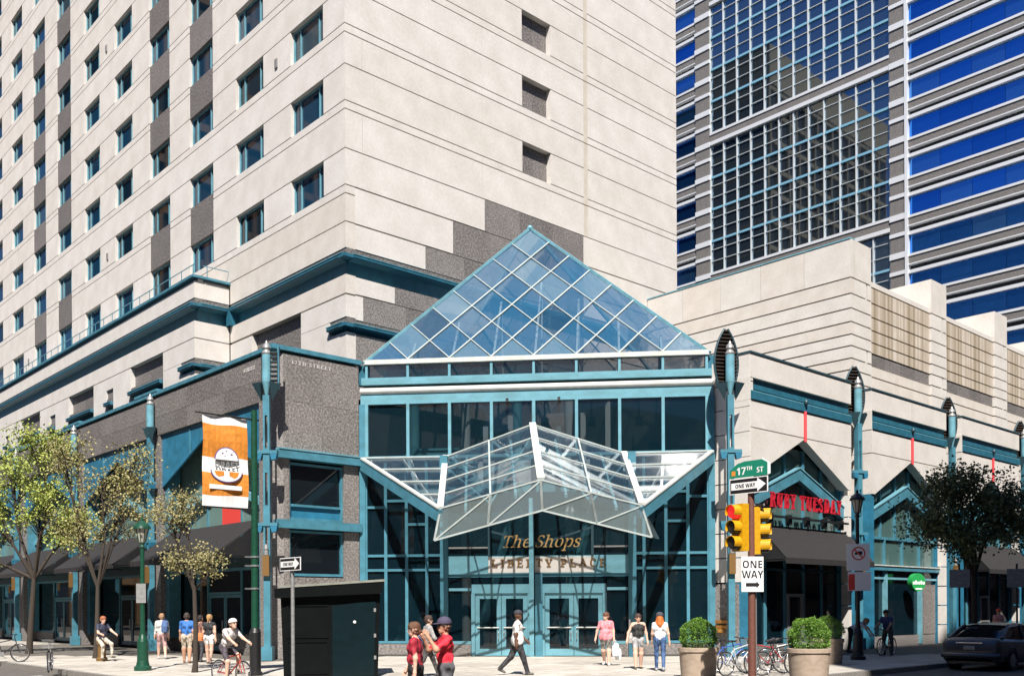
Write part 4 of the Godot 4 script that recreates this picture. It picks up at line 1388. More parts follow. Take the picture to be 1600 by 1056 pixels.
# ---------------------------------------------------------------- cream podium along the right street
func build_right_podium() -> void:
	var p := thing("stone_podium", "cream stone podium with blue bars, gabled shop windows and teal columns along right street", "building", Vector3(31.45, 0, -20.86))
	FR = right_frame(-20.86)
	var period := 9.45
	for b in 4:
		var a := 31.45 + period * b
		var e := a + 7.6
		var mid := (a + e) / 2
		var deep := -1.2
		# parapet, slot with blue bars, field above the gable
		bx(p, "parapet_panel", M.cream_pale, a, mid - 0.006, 10.55, 11.46, deep, 0)
		bx(p, "parapet_panel", M.cream, mid + 0.006, e, 10.55, 11.46, deep, 0)
		bx(p, "parapet_cap", M.dark_frame, a - 0.03, e + 0.03, 11.46, 11.53, deep, 0.04)
		bx(p, "blue_bar", M.blue_bar, a + 0.02, e, 10.16, 10.54, deep, -0.12)
		bx(p, "slot_back", M.blue_bar, a + 0.02, e, 9.7, 10.16, deep, -0.6)
		bx(p, "blue_bar", M.blue_bar, a + 0.02, e, 9.72, 10.02, -0.28, 0.05)
		bx(p, "bar_lip", M.teal_pale, a + 0.02, e, 10.02, 10.06, -0.2, 0.02)
		bx(p, "slot_end", M.cream, a - 0.02, a + 0.02, 9.7, 10.55, deep, 0)
		bx(p, "stone_panel", M.cream_pale, a, e, 8.68, 9.69, deep, 0)
		for q in 2:
			var s := Shape.new()
			if q == 0: s.prism(PackedVector2Array([Vector2(a, 8.64), Vector2(a, 6.85), Vector2(a + 0.25, 6.85), Vector2(mid - 0.01, 8.6), Vector2(mid - 0.01, 8.64)]), -0.42, 0)
			else: s.prism(PackedVector2Array([Vector2(e, 8.64), Vector2(e, 6.85), Vector2(e - 0.25, 6.85), Vector2(mid + 0.01, 8.6), Vector2(mid + 0.01, 8.64)]), -0.42, 0)
			part(p, "gable_stone", s.mesh(), M.cream)
			if q == 0: bx(p, "return_stone", M.cream_warm, a + 0.003, a + 0.24, 6.86, 8.66, deep, -0.43)
		var s := Shape.new()
		s.tube([Vector3(mid, 8.5, 0.06), Vector3(mid, 9.72, 0.06)], [0.06, 0.06], 8)
		part(p, "red_rod", s.mesh(), M.red_rod)
		s = Shape.new()
		s.ball(Vector3(mid, 10.08, 0.1), Vector3(0.1, 0.13, 0.1), 6, 8)
		part(p, "rod_knob", s.mesh(), M.dark_frame)
		# side piers
		for q in [[a, a + 0.26], [e - 0.26, e]]:
			bx(p, "side_pier", M.blue_panel, q[0], q[1], 0.0, 6.84, deep, -0.06 if q[0] < mid else -0.36)
			var y := 0.0
			while y < 6.0 and q[0] > mid:
				bx(p, "pier_stone", M.cream_pale if q[0] > mid else M.cream, q[0], q[1], y + 0.02, y + 0.92, -0.35, -0.02)
				y += 0.95
		# glazing behind the gable
		var gz := -0.55
		for i in 6:
			var x := lerpf(a + 0.26, e - 0.26, i / 5.0)
			var hh := 8.6 - absf(x - mid) * 0.48
			bx(p, "mullion", M.teal, x - 0.06, x + 0.06, 0.1 if b != 1 else 5.04, minf(hh, 8.55), gz - 0.1, gz + 0.1)
			if i < 5:
				var x2 := lerpf(a + 0.26, e - 0.26, (i + 1) / 5.0)
				s = Shape.new()
				s.prism(PackedVector2Array([Vector2(x + 0.06, 5.0), Vector2(x2 - 0.06, 5.0), Vector2(x2 - 0.06, minf(8.62, 8.62 - absf(x2 - mid) * 0.47)), Vector2(x + 0.06, minf(8.62, 8.62 - absf(x - mid) * 0.47))]), gz - 0.02, gz + 0.02)
				part(p, "gable_pane", s.mesh(), M.green_glass)
		part(p, "gable_beam", chevron(a + 0.26, e - 0.26, 5.62, 6.98, 0.46, gz + 0.12, gz + 0.34).mesh(), M.teal)
		part(p, "beam_flashing", chevron(a + 0.26, e - 0.26, 6.1, 7.46, 0.05, gz + 0.12, gz + 0.38).mesh(), M.teal_pale)
		bx(p, "transom", M.teal, a + 0.26, e - 0.26, 4.92, 5.04, gz - 0.1, gz + 0.12)
		if b == 1:
			# two-storey glazed shopfront: four display lights over doors
			var x0 := a + 0.26
			var x1 := e - 0.26
			var w := (x1 - x0) / 4
			for i in 4:
				bx(p, "display_pane", M.green_glass, x0 + w * i + 0.06, x0 + w * (i + 1) - 0.06, 3.78, 4.9, gz - 0.0, gz + 0.03)
				bx(p, "mullion", M.teal, x0 + w * i - 0.05, x0 + w * i + 0.05, 3.7, 4.92, gz - 0.08, gz + 0.12)
				# posters standing in the lights
				bx(p, "poster", [M.red_print, M.orange, M.red_sign, M.red_print][i], x0 + w * i + 0.25, x0 + w * i + 1.0, 3.82, 4.35 + 0.1 * (i % 2), gz - 0.4, gz - 0.36)
				bx(p, "poster", [M.orange, M.white, M.orange, M.planter][i], x0 + w * i + 1.05, x0 + w * i + 1.4, 3.82, 4.3, gz - 0.42, gz - 0.38)
			bx(p, "shop_beam", M.teal, x0, x1, 3.5, 3.7, gz - 0.1, gz + 0.3)
			bx(p, "beam_lip", M.white_steel, x0, x1, 3.7, 3.75, gz, gz + 0.34)
			for q in [[x0, x0 + 1.75], [x0 + 1.75, x0 + 5.3], [x0 + 5.3, x1]]:
				bx(p, "shop_pane", M.dark_glass, q[0] + 0.08, q[1] - 0.08, 0.5, 3.1, gz, gz + 0.03)
				bx(p, "shop_pane", M.dark_glass, q[0] + 0.08, q[1] - 0.08, 3.2, 3.48, gz, gz + 0.03)
				bx(p, "rail", M.teal_pale, q[0], q[1], 3.1, 3.2, gz - 0.05, gz + 0.14)
				bx(p, "shop_post", M.teal_pale, q[0] - 0.09, q[0] + 0.09, 0.05, 3.5, gz - 0.06, gz + 0.2)
				bx(p, "base_panel", M.granite_pale, q[0] + 0.09, q[1] - 0.09, 0.0, 0.48, gz - 0.1, gz + 0.1)
			bx(p, "stone_leaf", M.granite, x0 + 5.7, x1 - 0.1, 0.5, 2.9, gz + 0.05, gz + 0.12)
			# round green hanging sign
			s = Shape.new()
			s.tube([Vector3(0, 0, -0.14), Vector3(0, 0, 0.14)], [0.42, 0.42], 28)
			var sign := part(p, "round_sign", s.mesh(), M.shop_green, Transform3D(Basis(Vector3.UP, -0.35), Vector3(44.9, 2.98, 0.12)))
			s = Shape.new()
			for bw in [[-0.36, -0.26], [-0.23, -0.12], [-0.1, -0.06], [-0.03, 0.08], [0.11, 0.2], [0.23, 0.36]]: s.box(bw[0], bw[1], -0.1, 0.05 + 0.03 * sin(bw[0] * 20.0), 0.141, 0.15)
			s.box(-0.2, 0.2, -0.34, -0.27, 0.141, 0.15)
			part(sign, "sign_band", s.mesh(), M.white, Transform3D(Basis(Vector3.UP, -0.35), Vector3(44.9, 2.98, 0.12)))
		else:
			awning(p, a + 0.75, e - 0.05, 5.05, 3.72, 1.25, -0.2)
			for i in 5:
				var x := lerpf(a + 0.26, e - 0.26, i / 5.0)
				var x2 := lerpf(a + 0.26, e - 0.26, (i + 1) / 5.0)
				bx(p, "shop_pane", M.dark_glass, x + 0.06, x2 - 0.06, 0.4 if i != 2 else 0.1, 3.3, gz, gz + 0.03)
				if i != 2: bx(p, "base_panel", M.granite, x + 0.06, x2 - 0.06, 0.0, 0.4, gz - 0.1, gz + 0.08)
				bx(p, "shop_pane", M.shop_glass, x + 0.06, x2 - 0.06, 3.4, 4.9, gz, gz + 0.03)
			bx(p, "rail", M.dark_frame, a + 0.26, e - 0.26, 3.3, 3.4, gz - 0.05, gz + 0.1)
			# door frame in the middle light
			s = Shape.new()
			var dx := lerpf(a + 0.26, e - 0.26, 0.4)
			s.box(dx + 0.1, dx + 0.24, 0.1, 2.4, gz + 0.04, gz + 0.14); s.box(dx + 1.2, dx + 1.34, 0.1, 2.4, gz + 0.04, gz + 0.14)
			s.box(dx + 0.24, dx + 1.2, 2.26, 2.4, gz + 0.04, gz + 0.14); s.box(dx + 0.24, dx + 1.2, 1.0, 1.08, gz + 0.04, gz + 0.14)
			part(p, "shop_door", s.mesh(), M.grey_metal)
		# recessed slot wall with joints, and the column in it
		var y := 0.0
		while y < 11.4:
			bx(p, "slot_stone", [M.cream, M.cream_warm][int(y) % 2], e + 0.02, a + period - 0.02, y + 0.02, minf(y + 0.93, 11.45), -1.5, -1.1)
			y += 0.95
		street_column(p, Vector3(e + 0.42, 0, -20.86 + 0.1), -0.3, -0.55)
		FR = right_frame(-20.86)
	# sign of red letters over the first awning
	var sg := Node3D.new()
	sg.name = "red_sign"
	p.add_child(sg, true)
	letters(sg, "RUBY TUESDAY", bold, 0.58, 0.07, M.red_sign, Vector3(32.62, 5.52, 0.05), Basis(), "red_letter", 0.66, 0.16)
	bx(sg, "sign_rail", M.black, 32.4, 38.6, 5.34, 5.42, 0.0, 0.12)
	for i in 5:
		bx(sg, "sign_bracket", M.black, 32.8 + i * 1.35, 32.95 + i * 1.35, 5.1, 5.5, -0.2, 0.02)
	# ---- return wall beside the pavilion
	FR = Transform3D(Basis(Vector3.UP, LEFT), Vector3(31.45, 0, 0))
	var yy := 2.8
	var k := 0
	while yy < 11.3:
		bx(p, "slot_stone", [M.cream_pale, M.cream][k % 2], -22.6, -20.875, yy + 0.02, minf(yy + 0.93, 11.45), -0.2, 0.015)
		yy += 0.95
		k += 1
	bx(p, "base_panel", M.granite_pale, -22.6, -21.4, 0, 2.75, -0.6, 0.12)
	var bs := Shape.new()
	bs.box(-22.3, -21.85, 1.25, 1.37, 0.12, 0.3); bs.box(-22.3, -21.85, 1.05, 1.17, 0.12, 0.3)
	bs.lathe([Vector2(0.0, 0.85), Vector2(0.16, 0.9), Vector2(0.18, 1.02), Vector2(0.0, 1.05)], 12, Vector3(-22.1, 0, 0.24))
	part(p, "standpipe", bs.mesh(), M.brass)
	bx(p, "plaque", M.grey_metal, -22.25, -21.95, 1.85, 1.97, 0.12, 0.14)
	street_column(p, spot(1143, 36.2), -YAW, -YAW + 0.25, 0.0, 12.2)
	# floors, back wall, roof
	FR = Transform3D()
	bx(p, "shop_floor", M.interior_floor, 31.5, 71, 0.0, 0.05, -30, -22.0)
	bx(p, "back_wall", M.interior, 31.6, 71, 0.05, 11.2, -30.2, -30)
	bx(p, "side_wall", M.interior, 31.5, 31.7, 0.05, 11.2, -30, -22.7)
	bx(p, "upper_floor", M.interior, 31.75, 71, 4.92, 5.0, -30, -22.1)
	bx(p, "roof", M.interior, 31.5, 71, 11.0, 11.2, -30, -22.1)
	for i in 8:
		var s := Shape.new()
		s.box(33 + i * 2.3, 34.2 + i * 2.3, 5.0, 6.6 + (i % 3) * 0.4, -24.6, -24.2)
		part(p, "display_screen", s.mesh(), M.interior_pale)

# ---------------------------------------------------------------- street furniture
var serif: Font
var bold: Font
var cursive: Font
var sans: Font

func make_fonts() -> void:
	serif = sysfont("Droid Serif", 700, false)
	bold = sysfont("Droid Serif", 700, false)
	cursive = sysfont("Droid Serif", 400, true)
	sans = sysfont("Droid Sans", 700, false)

func sysfont(face: String, weight: int, italic: bool) -> SystemFont:
	var f := SystemFont.new()
	f.font_names = PackedStringArray([face])
	f.font_weight = weight
	f.font_italic = italic
	return f

func heading(side: float, toward: float) -> float:
	# turn that points local +z sideways (camera right) and towards the camera
	var h := Vector3(cos(YAW), 0, sin(YAW)) * side + Vector3(-sin(YAW), 0, cos(YAW)) * toward
	return atan2(h.x, h.z)

func arrow(x0: float, x1: float, h: float, z: float) -> Shape:
	var s := Shape.new()
	var w := x1 - x0
	s.prism(PackedVector2Array([Vector2(x0, -h * 0.26), Vector2(x1 - w * 0.24, -h * 0.26), Vector2(x1 - w * 0.24, -h * 0.5), Vector2(x1, 0), Vector2(x1 - w * 0.24, h * 0.5), Vector2(x1 - w * 0.24, h * 0.26), Vector2(x0, h * 0.26)]), z, z + 0.004)
	return s

func one_way_plate(parent: Node3D, at: Vector3, turn: float, w: float, h: float) -> void:
	FR = Transform3D(Basis(Vector3.UP, turn), at)
	var plate := bx(parent, "one_way_plate", M.white, -w / 2, w / 2, -h / 2, h / 2, -0.008, 0.008)
	bx(plate, "black_field", M.black, -w / 2 + 0.02, w / 2 - 0.02, -h / 2 + 0.02, h / 2 - 0.02, 0.008, 0.011)
	part(plate, "arrow", arrow(-w / 2 + 0.05, w / 2 - 0.05, h * 0.86, 0.011).mesh(), M.white)
	words(plate, "lettering", "ONE WAY", sans, h * 0.24, 0.004, M.black, Vector3(-w * 0.08, 0, 0.015))

func signal_head(parent: Node3D, local: Transform3D, lit: bool) -> void:
	FR = local
	var s := Shape.new()
	s.box(-0.17, 0.17, -0.54, 0.54, -0.12, 0.08)
	var head := part(parent, "signal_head", s.mesh(), M.signal_yellow)
	for i in 3:
		var y := 0.355 - 0.355 * i
		s = Shape.new()
		# tunnel visor
		for k in 14:
			var a0 := -0.5 + (PI + 1.0) * k / 14
			var a1 := -0.5 + (PI + 1.0) * (k + 1) / 14
			var o0 := Vector3(cos(a0), sin(a0), 0) * 0.165
			var o1 := Vector3(cos(a1), sin(a1), 0) * 0.165
			var c := Vector3(0, y, 0)
			s.quad(c + o0 + Vector3(0, 0, 0.08), c + o1 + Vector3(0, 0, 0.08), c + o1 + Vector3(0, 0, 0.3), c + o0 + Vector3(0, 0, 0.3))
			s.quad(c + o0 * 0.94 + Vector3(0, 0, 0.08), c + o0 * 0.94 + Vector3(0, 0, 0.3), c + o1 * 0.94 + Vector3(0, 0, 0.3), c + o1 * 0.94 + Vector3(0, 0, 0.08))
			s.quad(c + o0 + Vector3(0, 0, 0.3), c + o1 + Vector3(0, 0, 0.3), c + o1 * 0.94 + Vector3(0, 0, 0.3), c + o0 * 0.94 + Vector3(0, 0, 0.3))
		part(head, "visor", s.mesh(), M.signal_yellow)
		s = Shape.new()
		s.tube([Vector3(0, y, 0.08), Vector3(0, y, 0.23), Vector3(0, y, 0.25)], [0.153, 0.153, 0.13], 18)
		part(head, "lens", s.mesh(), M.red_lens if lit and i == 0 else M.black)

func build_street() -> void:
	var s: Shape
	# ---- traffic signal with its signs
	var at := spot(1175, 22.3)
	var t := thing("traffic_signal", "rusty brown signal pole with two yellow traffic lights and street name sign", "traffic light", at)
	s = Shape.new()
	s.tube([Vector3(0, 0, 0), Vector3(0, 0.25, 0), Vector3(0, 0.3, 0), Vector3(0, 4.62, 0)], [0.2, 0.2, 0.09, 0.075], 14)
	own(t, "pole", s, M.rust_pole)
	s = Shape.new()
	for y in [3.3, 4.2]:
		s.box(-0.3, 0.3, y, y + 0.05, -0.04, 0.04)
	own(t, "arm", s, M.grey_metal, false, Transform3D(Basis(Vector3.UP, -YAW), Vector3.ZERO))
	var hl := heading(-0.86, 0.5)
	var hr := heading(0.93, 0.37)
	signal_head(t, Transform3D(Basis(Vector3.UP, hl), at + spot(1157, 22.3) - spot(1175, 22.3) + Vector3(0, 3.7, 0)), true)
	signal_head(t, Transform3D(Basis(Vector3.UP, hr), at + spot(1185, 22.4) - spot(1175, 22.3) + Vector3(0, 3.63, 0)), false)
	# street name plate over a one way plate, both facing the left street
	FR = Transform3D(Basis(Vector3.UP, LEFT), at + Vector3(-0.1, 5.02, 0))
	s = Shape.new()
	s.prism(PackedVector2Array([Vector2(-0.5, -0.16), Vector2(0.5, -0.16), Vector2(0.5, 0.12), Vector2(0.36, 0.2), Vector2(0.1, 0.2), Vector2(-0.1, 0.2), Vector2(-0.3, 0.16), Vector2(-0.5, 0.02)]), -0.01, 0.01)
	var plate := part(t, "street_plate", s.mesh(), M.sign_green)
	s = Shape.new()
	s.prism(PackedVector2Array([Vector2(0.5, -0.16), Vector2(0.57, -0.14), Vector2(0.57, 0.1), Vector2(0.36, 0.24), Vector2(0.36, 0.2), Vector2(0.5, 0.12)]), -0.012, 0.0)
	part(plate, "plate_edge", s.mesh(), M.white)
	words(plate, "lettering", "17", sans, 0.17, 0.004, M.white, Vector3(-0.19, -0.02, 0.01))
	words(plate, "lettering", "TH", sans, 0.09, 0.004, M.white, Vector3(0.03, 0.03, 0.01))
	words(plate, "lettering", "ST", sans, 0.12, 0.004, M.white, Vector3(0.31, -0.03, 0.01))
	bx(plate, "badge", M.orange, -0.45, -0.35, -0.11, 0.0, 0.01, 0.014)
	one_way_plate(t, at + Vector3(-0.1, 4.66, 0), LEFT, 1.02, 0.36)
	# upright one way plate facing the crossing
	FR = Transform3D(Basis(Vector3.UP, -YAW + 0.12), at + Vector3(-sin(YAW), 0, cos(YAW)) * 0.12 + Vector3(0, 2.63, 0))
	var up := bx(t, "one_way_plate", M.white, -0.27, 0.25, -0.4, 0.4, -0.008, 0.008)
	words(up, "lettering", "ONE", sans, 0.17, 0.004, M.black, Vector3(-0.01, 0.22, 0.008))
	words(up, "lettering", "WAY", sans, 0.17, 0.004, M.black, Vector3(-0.01, -0.01, 0.008))
	part(up, "arrow", arrow(-0.17, 0.16, 0.16, 0.008).mesh(), M.black, Transform3D(Basis(), Vector3(0, -0.24, 0)))
	s = Shape.new()
	s.tube([Vector3(0, 0, 0), Vector3(0, 2.5, 0)], [0.018, 0.018], 8)
	own(t, "conduit", s, M.steel, false, Transform3D(Basis(), Vector3(0.1, 0, 0.05)))
	# ---- sign post at the kiosk
	at = spot(457, 23.0)
	t = thing("one_way_sign_post", "thin steel post with small one way sign before the black kiosk", "sign", at)
	s = Shape.new()
	s.tube([Vector3.ZERO, Vector3(0, 3.05, 0)], [0.045, 0.045], 10)
	own(t, "post", s, M.galvanised)
	one_way_plate(t, at + Vector3(-0.06, 2.95, 0), LEFT, 0.95, 0.31)
	# ---- kiosk
	t = thing("black_kiosk", "large glossy black kiosk box with pale sloping roof on pavement corner", "kiosk", spot(520, 27.4), -YAW + 0.16)
	s = Shape.new()
	s.prism(PackedVector2Array([Vector2(-1.3, 0), Vector2(1.22, 0), Vector2(1.3, 2.34), Vector2(-1.38, 2.34)]), -0.9, 0.9)
	own(t, "body", s, M.kiosk)
	s = Shape.new()
	s.prism(PackedVector2Array([Vector2(-1.52, 2.18), Vector2(1.32, 2.3), Vector2(1.4, 2.62), Vector2(-1.52, 2.44)]), -1.05, 1.1)
	own(t, "canopy_board", s, M.kiosk)
	s = Shape.new()
	for q in [[-1.22, -0.1, 0.12, 1.02], [-1.22, -0.1, 1.1, 2.0]]:
		s.box(q[0], q[1], q[2], q[2] + 0.04, 0.9, 0.925); s.box(q[0], q[1], q[3] - 0.04, q[3], 0.9, 0.925)
		s.box(q[0], q[0] + 0.04, q[2] + 0.04, q[3] - 0.04, 0.9, 0.925); s.box(q[1] - 0.04, q[1], q[2] + 0.04, q[3] - 0.04, 0.9, 0.925)
	own(t, "panel_frame", s, M.kiosk)
	s = Shape.new()
	s.prism(PackedVector2Array([Vector2(-1.4, 2.45), Vector2(1.42, 2.63), Vector2(1.42, 2.69), Vector2(-1.4, 2.51)]), -1.08, 1.12)
	own(t, "roof", s, M.kiosk_roof)
	s = Shape.new()
	s.prism(PackedVector2Array([Vector2(0.0, 0.05), Vector2(1.12, 0.05), Vector2(1.18, 2.1), Vector2(0.0, 1.98)]), 0.9, 0.925)
	var door := own(t, "door", s, M.kiosk_door)
	s = Shape.new()
	s.ball(Vector3(0.6, 1.52, 0.94), Vector3(0.045, 0.045, 0.03), 6, 8)
	own(door, "lock", s, M.white)
	s = Shape.new()
	for y in [0.5, 1.1, 1.8]: s.box(1.12, 1.18, y, y + 0.1, 0.925, 0.94)
	own(door, "hinge", s, M.grey_metal)
	# ---- lamp posts
	lamp_post("lamp_post", "green lamp post with pale notice beside the left street", spot(222, 30.2), 4.7, M.pole_green, true)
	at = spot(1341, 34.2)
	t = lamp_post("lamp_post", "black lantern lamp post carrying no truck signs before cream podium", at, 5.9, M.black, false)
	FR = Transform3D(Basis(Vector3.UP, -YAW - 0.1), at + Vector3(-sin(YAW), 0, cos(YAW)) * 0.2 + Vector3(cos(YAW), 0, sin(YAW)) * -0.04)
	var board := bx(t, "prohibition_board", M.white, -0.4, 0.38, 3.12, 4.06, -0.01, 0.01)
	s = Shape.new()
	for k in 28:
		var a0 := TAU * k / 28
		var a1 := TAU * (k + 1) / 28
		var o := Vector3(0, 3.72, 0.012)
		s.quad(o + Vector3(cos(a0), sin(a0), 0) * 0.19, o + Vector3(cos(a0), sin(a0), 0) * 0.235, o + Vector3(cos(a1), sin(a1), 0) * 0.235, o + Vector3(cos(a1), sin(a1), 0) * 0.19)
	s.beam(Vector3(-0.14, 3.86, 0.014), Vector3(0.14, 3.58, 0.014), 0.045, 0.004, Vector3(0, 0, 1))
	part(board, "ban_ring", s.mesh(), M.red_print)
	s = Shape.new()
	s.box(-0.02, 0.13, 3.68, 3.8, 0.01, 0.012); s.box(-0.13, -0.03, 3.68, 3.76, 0.01, 0.012)
	part(board, "truck_mark", s.mesh(), M.black)
	var low := bx(t, "parking_board", M.white, -0.36, 0.42, 2.42, 3.08, -0.01, 0.01)
	bx(low, "red_bar", M.red_print, -0.35, -0.13, 2.44, 3.0, 0.01, 0.014)
	# ---- pole with the orange banner
	at = spot(398, 27.7)
	t = thing("banner_pole", "tall green street pole carrying an orange and white banner", "pole", at)
	s = Shape.new()
	s.tube([Vector3.ZERO, Vector3(0, 7.55, 0)], [0.11, 0.085], 14)
	own(t, "pole", s, M.pole_green)
	s = Shape.new()
	s.lathe([Vector2(0.2, 0.0), Vector2(0.2, 0.1), Vector2(0.16, 0.12), Vector2(0.16, 1.2), Vector2(0.17, 1.22), Vector2(0.12, 1.35), Vector2(0.0, 1.4)], 16)
	own(t, "sleeve", s, M.black)
	s = Shape.new()
	for y in [7.28, 4.72]:
		s.tube([Vector3(0.15, y, 0), Vector3(-1.75, y, 0)], [0.03, 0.02], 8)
	own(t, "banner_arm", s, M.black)
	s = Shape.new()
	for y in [3.35, 3.1, 2.45]:
		s.lathe([Vector2(0.1, y), Vector2(0.12, y), Vector2(0.12, y + 0.05), Vector2(0.1, y + 0.05)], 12)
		s.box(-0.3, -0.1, y, y + 0.04, -0.03, 0.03)
	own(t, "clamp", s, M.steel)
	var x0 := -1.55
	var x1 := -0.2
	var strips := [[7.26, 7.02, M.white], [7.02, 6.1, M.orange], [6.1, 5.68, M.white], [5.68, 5.05, M.orange], [5.05, 4.72, M.white]]
	# the cloth hangs with soft folds, in printed strips
	for q in strips:
		s = Shape.new()
		var rows := 4
		var cn := 10
		var g := []
		for i in rows + 1:
			var y: float = lerpf(q[0], q[1], i / float(rows))
			var r := []
			for k in cn + 1:
				var f := k / float(cn)
				r.append(Vector3(lerpf(x0, x1, f), y - 0.02 * sin(f * 6.0), 0.03 * sin(f * 9.0 + y * 2.1) + 0.02 * sin(y * 5.0)))
			g.append(r)
		for i in rows:
			for k in cn:
				for off in [0.0, -0.006]:
					var a: Vector3 = g[i][k] + Vector3(0, 0, off)
					var b: Vector3 = g[i][k + 1] + Vector3(0, 0, off)
					var c: Vector3 = g[i + 1][k + 1] + Vector3(0, 0, off)
					var d: Vector3 = g[i + 1][k] + Vector3(0, 0, off)
					if off == 0.0: s.quad(d, c, b, a)
					else: s.quad(a, b, c, d)
		own(t, "banner_cloth", s, q[2])
	# emblem: a dome over the white waist band and a bowl under it, both with a dark rim
	for q in [[0.0, 0.006, M.purple], [0.03, 0.012, M.white]]:
		s = Shape.new()
		var dome := PackedVector2Array()
		var bowl := PackedVector2Array()
		for i in 17:
			var a := PI * i / 16
			dome.append(Vector2(-0.87 + cos(a) * (0.36 - q[0]), 6.04 + sin(a) * (0.36 - q[0])))
			bowl.append(Vector2(-0.87 - cos(a) * (0.48 - q[0]), 5.74 - sin(a) * (0.33 - q[0])))
		s.prism(dome, 0.05, 0.056 + q[1])
		s.prism(bowl, 0.05, 0.056 + q[1])
		own(t, "badge_rim" if q[0] == 0.0 else "badge_field", s, q[2])
	s = Shape.new()
	s.prism(PackedVector2Array([Vector2(-1.24, 5.72), Vector2(-0.96, 5.72), Vector2(-0.95, 5.6), Vector2(-1.12, 5.56), Vector2(-1.2, 5.62)]), 0.068, 0.072)
	s.prism(PackedVector2Array([Vector2(-0.8, 5.72), Vector2(-0.5, 5.72), Vector2(-0.55, 5.6), Vector2(-0.64, 5.54), Vector2(-0.79, 5.6)]), 0.068, 0.072)
	own(t, "badge_patch", s, M.orange)
	s = Shape.new()
	for q in [[-1.02, 6.2, 0.05], [-0.9, 6.27, 0.04], [-0.76, 6.18, 0.06], [-0.7, 6.26, 0.03], [-0.94, 6.14, 0.03]]:
		s.box(q[0], q[0] + q[2], q[1], q[1] + q[2] * 0.7, 0.068, 0.072)
	own(t, "badge_speck", s, M.purple)
	FR = Transform3D(Basis(), at)
	words(t, "lettering", "DRAFT", sans, 0.17, 0.004, M.galvanised, Vector3(-0.87, 5.9, 0.064), Basis(Vector3.BACK, 0.04))
	s = Shape.new()
	s.box(-1.38, -0.42, 5.22, 5.34, 0.05, 0.062)
	own(t, "caption_strip", s, M.white)
	# ---- grey sign backs on posts by the car
	for q in [[1500, 33.4, "grey back of a parking sign on post by the tree trunk"], [1590, 33.0, "grey back of a parking sign on post at the right picture edge"]]:
		at = spot(q[0], q[1])
		t = thing("parking_sign_post", q[2], "sign", at, -YAW - 0.15, "parking sign posts along the right street")
		s = Shape.new()
		s.tube([Vector3.ZERO, Vector3(0, 3.3, 0)], [0.035, 0.035], 8)
		own(t, "post", s, M.black)
		s = Shape.new()
		s.box(-0.33, 0.33, 2.5, 3.12, 0.035, 0.05)
		own(t, "sign_board", s, M.galvanised)
		s = Shape.new()
		for y in [2.65, 2.95]: s.box(-0.06, 0.06, y, y + 0.04, -0.045, 0.06)
		own(t, "clip", s, M.steel)
	# ---- planters with clipped shrubs
	var spots := [[1091, 25.6, "at the bicycles' left end", 0.5], [1264, 24.7, "nearest the camera, in front of another planter", 0.52], [1294, 32.0, "standing behind another planter", 0.49]]
	for q in spots:
		at = spot(q[0], q[1])
		t = thing("round_planter", "round tan concrete planter " + q[2], "planter", at, 0.0, "round planters on the pavement")
		var r: float = q[3]
		s = Shape.new()
		s.lathe([Vector2(0.0, 0.0), Vector2(r * 0.88, 0.0), Vector2(r * 0.9, 0.03), Vector2(r, 0.7), Vector2(r * 1.06, 0.72), Vector2(r * 1.06, 0.82), Vector2(r * 0.95, 0.83), Vector2(r * 0.93, 0.74)], 32)
		own(t, "pot", s, M.planter)
		s = Shape.new()
		s.lathe([Vector2(r * 0.94, 0.745), Vector2(0.0, 0.77)], 24)
		own(t, "soil", s, M.soil)
		shrub(at + Vector3(0, 0.76, 0), r * 0.96, "clipped round green shrub in the tan planter " + q[2])

func lamp_post(called: String, label: String, at: Vector3, h: float, m: Material, notice: bool) -> Node3D:
	var t := thing(called, label, "lamp post", at, -YAW, "street lamp posts")
	var s := Shape.new()
	s.lathe([Vector2(0.0, 0.0), Vector2(0.26, 0.0), Vector2(0.26, 0.12), Vector2(0.2, 0.16), Vector2(0.17, 0.3), Vector2(0.16, 0.9), Vector2(0.13, 1.0), Vector2(0.085, 1.12), Vector2(0.075, 1.3), Vector2(0.06, h - 0.9), Vector2(0.1, h - 0.86), Vector2(0.06, h - 0.8), Vector2(0.09, h - 0.72), Vector2(0.0, h - 0.7)], 16)
	own(t, "post", s, m)
	s = Shape.new()
	s.lathe([Vector2(0.1, h - 0.72), Vector2(0.2, h - 0.28), Vector2(0.0, h - 0.27)], 8)
	own(t, "lantern", s, M.lamp_lens)
	s = Shape.new()
	s.lathe([Vector2(0.0, h - 0.3), Vector2(0.27, h - 0.3), Vector2(0.25, h - 0.22), Vector2(0.12, h - 0.08), Vector2(0.05, h - 0.05), Vector2(0.04, h + 0.06), Vector2(0.0, h + 0.08)], 12)
	own(t, "lantern_cap", s, m)
	s = Shape.new()
	for i in 8:
		var a := TAU * i / 8
		s.beam(Vector3(0.105 * cos(a), h - 0.72, 0.105 * sin(a)), Vector3(0.205 * cos(a), h - 0.28, 0.205 * sin(a)), 0.02, 0.02)
	own(t, "lantern_bar", s, m)
	if notice:
		s = Shape.new()
		s.box(-0.16, 0.14, 2.1, 2.7, 0.08, 0.095)
		own(t, "notice", s, M.galvanised)
	return t

